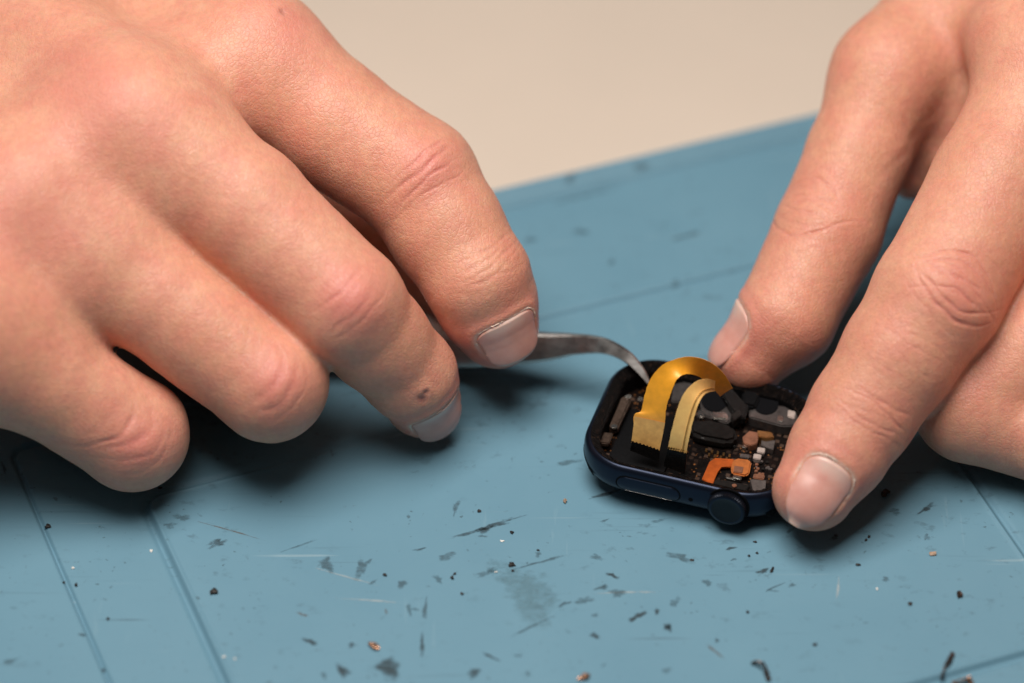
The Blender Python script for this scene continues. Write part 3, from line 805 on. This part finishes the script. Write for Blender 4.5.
kLt = (b2 + n3 * 9.5, u3, n3)
kLm = knuckle(c1, c2, c3, 10)
nails_L = [rnail(a3, a4, (.06, -.72, .67), 13.0, 0.72, 4.6, flake=1, f=0),
           rnail(b3, b4, (-.95, .02, .30), 13.0, 0.85, 6.8, f=1)]
fo = hit(Lh, 925, 135); fn = nrm(CAM - fo); fd = nrm(-.52 * RT - .85 * UP); fd = nrm(fd - (fd @ fn) * fn); fu = np.cross(fd, fn)
wr_L = [(*kLi, 10, 10, LINES_EXT, .32, 11), (*kLd, 6, 9, LINES_DIP, .22, 12), (*kLt, 8, 9, LINES_EXT, .22, 13),
        (a2 * .45 + a3 * .55 + n2 * 10, u2, n2, 9, 9, LINES_SHAFT, .16, 14), (.5 * a1 + .5 * a2 + n_ * 11, u_, n_, 11, 9, LINES_SHAFT, .10, 15),
        (fo, fu, fn, 9, 15, [(-3.2, .004, 1.2, 1.0), (1.2, -.004, .9, .9)], .34, 21),
        (*kLm, 7, 8, LINES_BENT, .12, 16)]
reds_L = [(kLi[0], 7, .5), (a4, 12, .30), (b4, 13, .35), (kLd[0], 8, .15), (kLt[0], 9, .2), (c2, 12, .2)]
hl = build_hand('hand', Lh, 1.0, wr_L, nails_L, reds_L, [], 'bare hand at right steadying the opened watch between thumb and index finger')

# ------------------------------------------------------------------ tweezers
tw = empty('tweezers', at(560, 345, 0))
tw0 = np.array(at(560, 345, 0))
def catmull(P_, n):
    P_ = [np.asarray(p, float) for p in P_]; P_ = [2 * P_[0] - P_[1]] + P_ + [2 * P_[-1] - P_[-2]]; out = []
    for i in range(1, len(P_) - 2):
        for t in np.linspace(0, 1, n, endpoint=False):
            a, b, c, d = P_[i - 1], P_[i], P_[i + 1], P_[i + 2]
            out.append(.5 * ((2 * b) + (c - a) * t + (2 * a - 5 * b + 4 * c - d) * t * t + (3 * b - a - 3 * c + d) * t ** 3))
    out.append(P_[-2]); return np.array(out)
path = [at(649, 383, 8.6), at(640, 370, 10.2), at(628, 357.5, 11.6), at(613, 349, 12.6), at(598, 345, 12.8), at(574, 344.5, 11.2), at(540, 347, 9.0), at(490, 346, 7.4), at(440, 341, 7.4), at(330, 320, 11), at(180, 292, 15)]
wid = [.35, .8, 1.1, 1.35, 1.6, 2.0, 2.75, 3.7, 4.4, 4.6, 4.6]
for arm, sgn in (('near', -1), ('far', 1)):
    cl = catmull(path, 8); ww = np.interp(np.linspace(0, len(path) - 1, len(cl)), range(len(path)), wid)
    n = len(cl); V_, F_ = [], []
    for i in range(n):
        t = nrm(cl[min(i + 1, n - 1)] - cl[max(i - 1, 0)])
        f_ = nrm(np.array([0, -0.82, .57]) - (np.array([0, -.82, .57]) @ t) * t)       # face towards the fingertips
        w_ = nrm(np.cross(t, f_)); 
        if w_[2] < 0: w_ = -w_
        s_ = i / (n - 1); gap = .42 + 2.2 * ss(np.array(s_), .45, .8) - 1.9 * ss(np.array(s_), .86, 1.0)
        c = cl[i] - sgn * f_ * gap; th = .28 + .55 * min(1, s_ * 3.5)
        hw = ww[i]
        for a_, b_ in ((.80, 1), (1, .55), (1, -.55), (.8, -1), (-.8, -1), (-1, -.55), (-1, .55), (-.8, 1)):
            V_.append(c + w_ * hw * a_ + f_ * th * b_ - tw0)
    for i in range(n - 1):
        for k in range(8): F_.append((8 * i + k, 8 * i + (k + 1) % 8, 8 * i + 8 + (k + 1) % 8, 8 * i + 8 + k))
    F_ += [tuple(range(8))[::-1], tuple(8 * (n - 1) + k for k in range(8))]
    o = mesh_obj('arm', V_, F_, M['steel'], tw, True, 28)
tag(tw, 'curved fine-tipped steel tweezers held by the hand at left, tip inside the watch', 'tweezers')

# ------------------------------------------------------------------ smartwatch
YAW, TILT = math.radians(-17.5), math.radians(1.4)
W0 = np.array([1.0, 1.55, 1.95])
Wm = Matrix.Rotation(YAW, 3, 'Z') @ Matrix.Rotation(TILT, 3, 'Y')
WR = np.array(Wm)
watch = empty('smartwatch', W0); watch.rotation_euler = Wm.to_euler()
tag(watch, 'opened dark blue smartwatch case with its screen removed and gold flex cables sticking out', 'smartwatch')
def wl(x, y, z):                                  # pixel -> watch coordinates on the plane of local height z
    r = WR.T @ ray(x, y); o = WR.T @ (CAM - W0)
    return o + r * (z - o[2]) / r[2]
def wy(x, y, yl):                                 # pixel -> watch coordinates on the upright plane of local depth yl
    r = WR.T @ ray(x, y); o = WR.T @ (CAM - W0)
    return o + r * (yl - o[1]) / r[1]
HA, HB, RC = 20.2, 16.2, 9.6
def ring(inset, z, n=14):
    a, b, r = HA - inset, HB - inset, max(RC - inset, .6)
    out = []
    for k, (sx, sy) in enumerate(((1, 1), (-1, 1), (-1, -1), (1, -1))):
        for i in range(n + 1):
            t = math.pi / 2 * (k + i / n)
            # slightly squarer than a circular corner
            cx, cy = math.cos(t), math.sin(t)
            out.append((sx * (a - r) + r * cx, sy * (b - r) + r * cy, z))
    return out
def loft(rings, close_last=False):
    V_, F_ = [], []
    n = len(rings[0])
    for r in rings: V_ += r
    for j in range(len(rings) - 1):
        for i in range(n): F_.append((j * n + i, j * n + (i + 1) % n, (j + 1) * n + (i + 1) % n, (j + 1) * n + i))
    if close_last: F_.append(tuple((len(rings) - 1) * n + i for i in range(n)))
    return V_, F_
PROF = [(6.5, 0.05), (4.2, .18), (2.6, .55), (1.5, 1.15), (.75, 1.9), (.25, 2.8), (.06, 3.6), (0, 4.4), (.02, 5.4), (.10, 6.2), (.24, 6.75), (.46, 7.15), (.72, 7.42), (1.0, 7.55), (1.2, 7.5), (1.3, 7.3), (1.33, 6.75)]
def smooth_prof(P_, k=3):
    P2 = catmull([np.array([a, b, 0]) for a, b in P_], k); return [(float(a), float(b)) for a, b, _ in P2]
V_, F_ = loft([ring(a, z) for a, z in smooth_prof(PROF)])
case = mesh_obj('case', V_, F_, M['case'], watch, True, 60)
def inset_at(z):
    zs = [p[1] for p in PROF[:13]]; ins = [p[0] for p in PROF[:13]]
    return float(np.interp(z, zs, ins))
# underside plate and sensor dome
V_, F_ = loft([ring(6.5, .05), ring(8, .02), ring(9.5, 0.0)], True); mesh_obj('back_plate', V_, [f[::-1] for f in F_], M['black'], watch)
bm = bmesh.new(); bmesh.ops.create_uvsphere(bm, u_segments=40, v_segments=16, radius=1, matrix=Matrix.Translation((0, 0, .1)) @ Matrix.Diagonal((11, 11, 1.55, 1)))
bm_obj('sensor_dome', bm, M['crystal'], watch)
# adhesive ledge (rough, torn), inner wall and floor
def rough_ring(inset, z, amp, seed):
    r = np.random.RandomState(seed); base = ring(inset, z, 40); return [(x + r.uniform(-amp, amp), y + r.uniform(-amp, amp), zz + r.uniform(-amp, amp)) for x, y, zz in base]
V_, F_ = loft([rough_ring(1.10, 7.60, .03, 1), rough_ring(1.6, 7.25, .12, 2), rough_ring(2.35, 6.7, .16, 3), rough_ring(2.75, 6.55, .16, 4), rough_ring(3.0, 6.1, .14, 5)])
mesh_obj('adhesive_gasket', V_, F_, M['adhesive'], watch, True, 30)
V_, F_ = loft([ring(2.98, 6.2), ring(3.05, 4.5), ring(3.1, 2.3)], True)
mesh_obj('inner_wall', V_, F_, M['black'], watch, True, 40)
V_, F_ = loft([ring(3.2, 2.4), ring(6, 2.5)], True)
# side controls on the crown side
def side_patch(xc, zc, hl, hw, off, n=26, sgn=-1):
    V_, F_ = [], []; rows = 8
    prm = []
    for i in range(n):
        t = 2 * math.pi * i / n
        ex = math.cos(t); ez = math.sin(t)
        px = xc + math.copysign(hl - hw, ex) * (1 if abs(ex) > 1e-9 else 0) + hw * ex
        prm.append((px, zc + hw * ez))
    rings = []
    for s in (1.0, .94, .6, .2):
        rings.append([(xc + (px - xc) * s, sgn * (HB - inset_at(zc + (pz - zc) * s) + off * (1 if s < .99 else .2)), zc + (pz - zc) * s) for px, pz in prm])
    V2, F2 = loft(rings, True); return V2, F2
V_, F_ = side_patch(-5.5, 4.15, 6.2, 1.95, .06); bt = mesh_obj('button_gap', V_, F_, M['gap'], watch, True)
V_, F_ = side_patch(-5.5, 4.15, 5.95, 1.70, .16); bt = mesh_obj('side_button', V_, F_, M['case'], watch, True, 30)
# lower lip of the button, silvered to paint in its highlight
V_, F_ = [], []
for i in range(13):
    x = -5.5 - 4.4 + 8.8 * i / 12
    for z, o_ in ((2.46, .07), (2.36, .24)): V_.append((x, -(HB - inset_at(z) + o_), z))
F_ = [(2 * i, 2 * i + 2, 2 * i + 3, 2 * i + 1) for i in range(12)]
mesh_obj('lip_highlight', V_, F_, M['silver'], bt)
bm = bmesh.new(); add_cyl(bm, (2.6, -(HB - inset_at(4.0)), 4.0), .45, .12, (0, 1, 0), 18); bm_obj('microphone_hole', bm, M['gap'], watch)
# crown
CX, CZ = 9.6, 4.45
bm = bmesh.new(); prof = [(3.42, .2), (3.5, -.2), (3.5, -.8), (3.36, -1.08), (3.12, -1.2)]
n = 96; rows = []
for k, (r, y) in enumerate(prof):
    row = []
    for i in range(n):
        t = 2 * math.pi * i / n; rr_ = r + (0.15 if (i % 2 and 1 <= k <= 3) else 0)
        row.append(bm.verts.new((CX + rr_ * math.cos(t), -HB + y, CZ + rr_ * math.sin(t))))
    rows.append(row)
for j in range(len(rows) - 1):
    for i in range(n): bm.faces.new((rows[j][i], rows[j][(i + 1) % n], rows[j + 1][(i + 1) % n], rows[j + 1][i]))
crown = bm_obj('crown', bm, M['case_dark'], watch, True, 25)
bm = bmesh.new(); rows = []
for r, y in ((3.12, -1.2), (2.98, -1.26), (2.82, -1.24)):
    rows.append([bm.verts.new((CX + r * math.cos(2 * math.pi * i / 64), -HB + y, CZ + r * math.sin(2 * math.pi * i / 64))) for i in range(64)])
for j in range(2):
    for i in range(64): bm.faces.new((rows[j][i], rows[j][(i + 1) % 64], rows[j + 1][(i + 1) % 64], rows[j + 1][i]))
bm_obj('crown_ring', bm, M['case'], crown)
bm = bmesh.new(); rows = []
for r, y in ((2.82, -1.24), (2.6, -1.16), (1.5, -1.13)):
    rows.append([bm.verts.new((CX + r * math.cos(2 * math.pi * i / 64), -HB + y, CZ + r * math.sin(2 * math.pi * i / 64))) for i in range(64)])
for j in range(2):
    for i in range(64): bm.faces.new((rows[j][i], rows[j][(i + 1) % 64], rows[j + 1][(i + 1) % 64], rows[j + 1][i]))
bm.faces.new(rows[-1]); bm_obj('crown_cap', bm, M['crown_face'], crown)
bm = bmesh.new(); add_cyl(bm, (CX, -HB + .25, CZ), 4.0, .3, (0, 1, 0), 48); bm_obj('crown_recess', bm, M['gap'], watch)
# band slot at each end: a dark patch painting the shade of its recess
def end_patch(sgn):
    rings = []
    for s, off in ((1.0, .04), (.9, .12), (.5, .12)):
        rg = []
        for i in range(40):
            t = 2 * math.pi * i / 40; ey, ez = math.cos(t), math.sin(t)
            yy = math.copysign(min(abs(ey) ** .35, 1), ey) * 14.2 * s; zz = 2.7 + 1.45 * ez * s
            # the end of the case curves back towards the corners
            q = max(abs(yy) - (HB - RC), 0); xx = HA - RC + math.sqrt(max(RC ** 2 - q ** 2, 0)) if q > 0 else HA
            k = (xx - (HA - RC)) / RC
            rg.append((sgn * (xx - inset_at(zz) * max(k, .3) + off), yy, zz))
        rings.append(rg)
    return loft(rings, True)
for sg in (-1, 1):
    V_, F_ = end_patch(sg); mesh_obj('band_slot_shade', V_, F_, M['gap'], watch)

# ---- electronics inside, each part at the place it has in the open case
def quad_part(name, pix, z0, z1, mat_, parent=watch, bev=.07, label=None, grow=0):
    P_ = [wl(x, y, z1)[:2] for x, y in pix]
    bm = bmesh.new(); add_poly(bm, P_, z0, z1)
    if bev: bmesh.ops.bevel(bm, geom=bm.edges[:], offset=bev, segments=2, affect='EDGES', clamp_overlap=True)
    o = bm_obj(name, bm, mat_, parent)
    if label: o['label'] = label
    return o
Z = lambda zx, zy: (560 + zx / 3.1036, 330 + zy / 3.1036)       # the close-up view the places were read from
def zq(*p): return [Z(*a) for a in p]
# circuit board over the floor
V_, F_ = loft([ring(3.3, 2.3), ring(3.3, 3.0), ring(3.6, 3.1)], True); board = mesh_obj('circuit_board', V_, F_, M['pcb'], watch, True, 40)
# battery block under the front left, dark
bm = bmesh.new(); add_box(bm, (-9.5, -3.0, 3.0), (11, 15, 1.6), 0, .3); bm_obj('battery', bm, M['black'], watch)
# bracket at the left end
quad_part('bracket', zq((193, 203), (224, 210), (178, 308), (152, 298)), 4.2, 5.7, M['brownmetal'], watch, .3)
quad_part('bracket', zq((130, 315), (166, 318), (152, 352), (120, 350)), 4.2, 5.2, M['brownmetal'], watch, .2)
bm = bmesh.new()
for a in (Z(212, 205), Z(168, 302)):
    c = wl(*a, 5.8); add_cyl(bm, c, .62, .35, (0, 0, 1), 20, None, .1)
bm_obj('screw', bm, M['silver'], watch) if False else bm.free()
for a in (Z(212, 208), Z(168, 300), Z(250, 215)):
    bm = bmesh.new(); c = wl(*a, 5.85); add_cyl(bm, c, .6, .35, (0, 0, 1), 20, None, .1); bm_obj('screw', bm, M['silver'], watch)
# grey sheet metal covers along the far side
quad_part('shield_plate', zq((352, 166), (420, 150), (436, 208), (405, 222), (345, 222)), 3.0, 5.2, M['gunmetal'], watch, .25)
quad_part('shield_plate', zq((432, 190), (520, 200), (545, 262), (520, 290), (440, 262)), 3.0, 4.9, M['gunmetal'], watch, .25)
quad_part('shield_plate', zq((585, 215), (700, 236), (742, 262), (735, 296), (690, 298), (588, 270)), 3.0, 5.4, M['gunmetal'], watch, .25)
for cx, cy, rx, ry, zt in ((480, 214, 42, 40, 5.0), (640, 232, 38, 30, 5.5)):
    pts = [wl(*Z(cx + rx * math.cos(t), cy + ry * math.sin(t)), zt)[:2] for t in np.linspace(0, 2 * math.pi, 28, endpoint=False)]
    bm = bmesh.new(); add_poly(bm, [tuple(p) for p in pts], 4.6, zt + .12); bm_obj('round_opening', bm, M['gap'], watch)
quad_part('contact', zq((470, 250), (520, 254), (522, 276), (472, 274)), 3.5, 5.3, M['silver'], watch, .3)
quad_part('contact', zq((428, 244), (450, 248), (448, 272), (428, 268)), 3.5, 5.3, M['silver'], watch, .3)
quad_part('contact', zq((676, 262), (694, 266), (692, 284), (674, 282)), 3.5, 5.7, M['silver'], watch, .15)
quad_part('contact', zq((708, 246), (732, 252), (728, 274), (706, 268)), 3.5, 5.7, M['cream_pad'], watch, .15)
# long dark haptic motor block
mot = [wl(*Z(a, b), 5.4)[:2] for a, b in ((402, 274), (470, 282), (530, 290), (552, 312), (548, 338), (520, 346), (440, 332), (404, 316))]
bm = bmesh.new(); add_poly(bm, mot, 3.0, 5.4); bmesh.ops.bevel(bm, geom=bm.edges[:], offset=.7, segments=3, affect='EDGES', clamp_overlap=True)
bm_obj('haptic_motor', bm, M['darkmetal'], watch)
# orange flexible circuit with its pad and spring contact
quad_part('orange_flex', zq((440, 462), (464, 408), (482, 396), (540, 400), (538, 424), (500, 424), (488, 440), (474, 480)), 3.6, 4.0, M['orange'], watch, .1)
pad = quad_part('orange_pad', zq((537, 402), (552, 396), (586, 400), (594, 410), (588, 444), (576, 452), (534, 444), (530, 430)), 4.0, 4.6, M['orangepale'], watch, .25)
quad_part('pad_centre', zq((541, 420), (570, 424), (566, 444), (538, 440)), 4.5, 4.75, M['copper'], pad, .1)
quad_part('contact', zq((538, 446), (566, 452), (562, 464), (534, 458)), 3.2, 4.2, M['silver'], watch, .2)
quad_part('contact', zq((516, 452), (546, 460), (544, 466), (514, 458)), 3.2, 3.8, M['silver'], watch, .1)
quad_part('component', zq((482, 462), (520, 466), (560, 478), (590, 480), (576, 500), (470, 478)), 3.0, 3.7, M['darkmetal'], watch, .15)
bm = bmesh.new(); c = wl(*Z(541, 483), 3.9); add_cyl(bm, c, .45, .3, (0, 0, 1), 20, None, .08); bm_obj('screw', bm, M['copper'], watch)
# pads and chips to the right
quad_part('copper_pad', zq((566, 332), (588, 312), (618, 318), (612, 352), (590, 358), (570, 350)), 3.0, 4.6, M['copper'], watch, .12)
quad_part('gold_bracket', zq((612, 310), (656, 316), (666, 332), (640, 336), (616, 330)), 3.0, 5.0, M['goldpad'], watch, .12)
quad_part('component', zq((626, 336), (668, 342), (662, 372), (624, 358)), 3.0, 4.2, M['chip'], watch, .08)
quad_part('component', zq((614, 362), (638, 366), (634, 382), (611, 378)), 3.0, 4.0, M['cream_pad'], watch, .12)
quad_part('component', zq((602, 382), (626, 386), (622, 402), (599, 398)), 3.0, 4.0, M['cream_pad'], watch, .12)
quad_part('component', zq((566, 356), (580, 358), (578, 366), (566, 364)), 3.0, 4.0, M['silver'], watch, .1)
quad_part('component', zq((590, 462), (640, 466), (636, 506), (600, 500)), 3.0, 4.4, M['chip'], watch, .08)
quad_part('component', zq((602, 444), (636, 448), (632, 464), (598, 458)), 3.0, 4.7, M['copper'], watch, .15)
quad_part('component', zq((560, 382), (590, 386), (586, 398), (558, 394)), 3.0, 3.8, M['chip'], watch, .12)
r9 = random.Random(3)
for k in range(9):
    zx, zy = 452 + 9 * k, 366 + 2.2 * k + (k % 2) * 12
    quad_part('component', zq((zx, zy), (zx + 6, zy + 1), (zx + 4, zy + 11), (zx - 2, zy + 10)), 3.0, 3.5, M['goldpad'], watch, .05)
for k in range(14):
    zx, zy = r9.uniform(565, 650), r9.uniform(400, 445)
    quad_part('component', zq((zx, zy), (zx + 9, zy + 1), (zx + 7, zy + 8), (zx - 2, zy + 7)), 3.0, 3.6, M[r9.choice(['chip', 'darkmetal', 'black', 'copper'])], watch, .08)
r8 = random.Random(12)
for k in range(30):
    zx, zy = r8.uniform(425, 655), r8.uniform(352, 490)
    if 436 < zx < 600 and 392 < zy < 470: continue
    if zx < 460 and zy > 450: continue
    a_, b_ = r8.uniform(5, 13), r8.uniform(4, 9)
    quad_part('component', zq((zx, zy), (zx + a_, zy + 1.5), (zx + a_ - 3, zy + b_ + 1), (zx - 3, zy + b_)), 2.9, r8.uniform(3.3, 4.0), M[r8.choice(['chip', 'darkmetal', 'brownmetal', 'brownmetal', 'silver', 'resin'])], watch, .08)
# black connector at the end of the outer ribbon
quad_part('connector', zq((500, 196), (534, 180), (586, 236), (574, 276), (548, 268)), 4.6, 6.3, M['resin'], watch, .25)
quad_part('connector', zq((566, 188), (604, 178), (622, 204), (606, 238), (570, 230)), 4.0, 6.4, M['black'], watch, .4)
quad_part('connector_clip', zq((530, 262), (556, 246), (566, 262), (540, 282)), 4.6, 6.5, M['darkmetal'], watch, .12)

# ---- the two gold ribbon cables arching out of the case
def ribbon(name, outer, inner, depth, mat_, thick=.10, k=8, jag=0.0, seed=1, ragged=0.0):
    # outer / inner edge given in the close-up view, with the local depth of each station
    Po = catmull([wy(*Z(*p), d) for p, d in zip(outer, depth)], k); Pi = catmull([wy(*Z(*p), d) for p, d in zip(inner, depth)], k)
    r = np.random.RandomState(seed); n = len(Po); V_, F_ = [], []; m = 16 if ragged else 6
    for i in range(n):
        jo = r.uniform(-jag, jag); ji = r.uniform(-jag, jag); a, b = Po[i], Pi[i]; w = nrm(b - a)
        a = a + w * jo; b = b + w * ji
        tg = nrm(Po[min(i + 1, n - 1)] + Pi[min(i + 1, n - 1)] - Po[max(i - 1, 0)] - Pi[max(i - 1, 0)])
        nn = nrm(np.cross(tg, w)); 
        for side in (1, -1):
            for j in range(m + 1):
                s = j / m
                V_.append(a * (1 - s) + b * s + nn * (side * thick / 2 + .10 * math.sin(math.pi * s)) + tg * (ragged * (.3 + .7 * (j % 2)) if i == n - 1 else 0))
    st = 2 * (m + 1)
    for i in range(n - 1):
        for j in range(m):
            F_.append((i * st + j, i * st + j + 1, (i + 1) * st + j + 1, (i + 1) * st + j))
            q0 = i * st + m + 1; q1 = q0 + st
            F_.append((q0 + j + 1, q0 + j, q1 + j, q1 + j + 1))
        for j0, j1 in ((0, m + 1), (m, 2 * m + 1)):
            F_.append((i * st + j0, (i + 1) * st + j0, (i + 1) * st + j1, i * st + j1))
    return mesh_obj(name, V_, F_, mat_, watch, True, 50)
outA = [(222, 348), (228, 300), (231, 262), (252, 250), (262, 205), (282, 150), (325, 104), (395, 83), (455, 95), (502, 128), (536, 180)]
inA = [(308, 376), (318, 330), (326, 285), (330, 240), (345, 195), (362, 155), (385, 138), (412, 138), (440, 150), (466, 172), (497, 206)]
dep = [-9.6, -9.0, -8.5, -7.9, -7.0, -5.8, -4.4, -2.2, .2, 2.2, 4.2]
rb = ribbon('ribbon_cable', outA, inA, dep, M['flex'], .12, 8, .05, 2)
rb['label'] = 'outer broad gold ribbon cable arching over the case'
st_ = ribbon('stiffener', [(221, 349), (228, 300), (231, 268)], [(308, 377), (318, 330), (326, 288)], [-9.74, -9.14, -8.68], M['flexgrey'], .05, 8, .0, 3)
st_.parent = rb
outB = [(333, 372), (345, 318), (362, 252), (385, 196), (422, 160), (458, 152), (482, 158)]
inB = [(392, 386), (402, 330), (416, 272), (432, 225), (448, 200), (466, 192), (480, 190)]
depB = [-10.6, -10.0, -8.8, -7.4, -5.4, -3.4, -1.6]
rb2 = ribbon('ribbon_cable', outB, inB, depB, M['flexpale'], .12, 8, .04, 4)
rb2['label'] = 'inner narrow pale gold ribbon cable with an embossed line'
lo_ = [tuple(.26 * np.array(a) + .74 * np.array(b)) for a, b in zip(outB, inB)]; li_ = [tuple(.20 * np.array(a) + .80 * np.array(b)) for a, b in zip(outB, inB)]
tr = ribbon('embossed_line', lo_, li_, [d - .14 for d in depB], M['flexline'], .06, 8, 0, 5); tr.parent = rb2
# torn black plugs at the foot of each ribbon
def plug(p, d, parent):
    o = ribbon('plug', p[0], p[1], d, M['resin'], .5, 5, .06, 6, ragged=.45); o.parent = parent; return o
plug(([(218, 372), (222, 356), (223, 346)], [(306, 408), (307, 390), (309, 374)]), [-10.1, -9.95, -9.85], rb)
plug(([(322, 420), (330, 390), (334, 370)], [(388, 446), (391, 408), (393, 384)]), [-11.2, -11.0, -10.85], rb2)

# ------------------------------------------------------------------ light
def area(name, loc, target, size, power, col, sy=None):
    l = bpy.data.lights.new(name, 'AREA'); l.energy = power; l.color = col
    l.shape = 'RECTANGLE'; l.size = size * S; l.size_y = (sy or size) * S
    o = bpy.data.objects.new(name, l); C.objects.link(o); o.location = Vector(loc) * S
    o.rotation_euler = (Vector(target) - Vector(loc)).to_track_quat('-Z', 'Y').to_euler(); return o
area('ceiling_softbox', (-70, -40, 500), (-10, 10, 0), 300, 3.45, (1.0, 0.955, 0.905), 300)
area('added_fill', (-500, -300, 700), (0, 0, 0), 600, 0.20, (0.94, 0.96, 1.0))  # unseen weak lamp added to lift the shadows
w = bpy.data.worlds.new('World'); bpy.context.scene.world = w; w.use_nodes = True
bg = w.node_tree.nodes['Background']; bg.inputs[0].default_value = (0.86, 0.90, 1.0, 1); bg.inputs[1].default_value = 0.022

# ------------------------------------------------------------------ camera object and render settings
cd = bpy.data.cameras.new('camera'); cam = bpy.data.objects.new('camera', cd); C.objects.link(cam)
cam.location = Vector(CAM) * S; cam.rotation_euler = (math.pi / 2 - PITCH, 0, 0)
cd.sensor_width = 36; cd.lens = F * 36 / 1024; cd.clip_start = .01; cd.clip_end = 20
cd.dof.use_dof = True
foc = at(760, 470, 7); cd.dof.focus_distance = float((foc - CAM) @ FW) * S; cd.dof.aperture_fstop = 6.2
sc = bpy.context.scene; sc.camera = cam
sc.view_settings.view_transform = 'Standard'; sc.view_settings.look = 'None'; sc.view_settings.exposure = 0; sc.view_settings.gamma = 1
sc.render.engine = 'CYCLES'; sc.cycles.use_denoising = True; sc.cycles.max_bounces = 8
sc.render.resolution_x, sc.render.resolution_y = 1024, 683
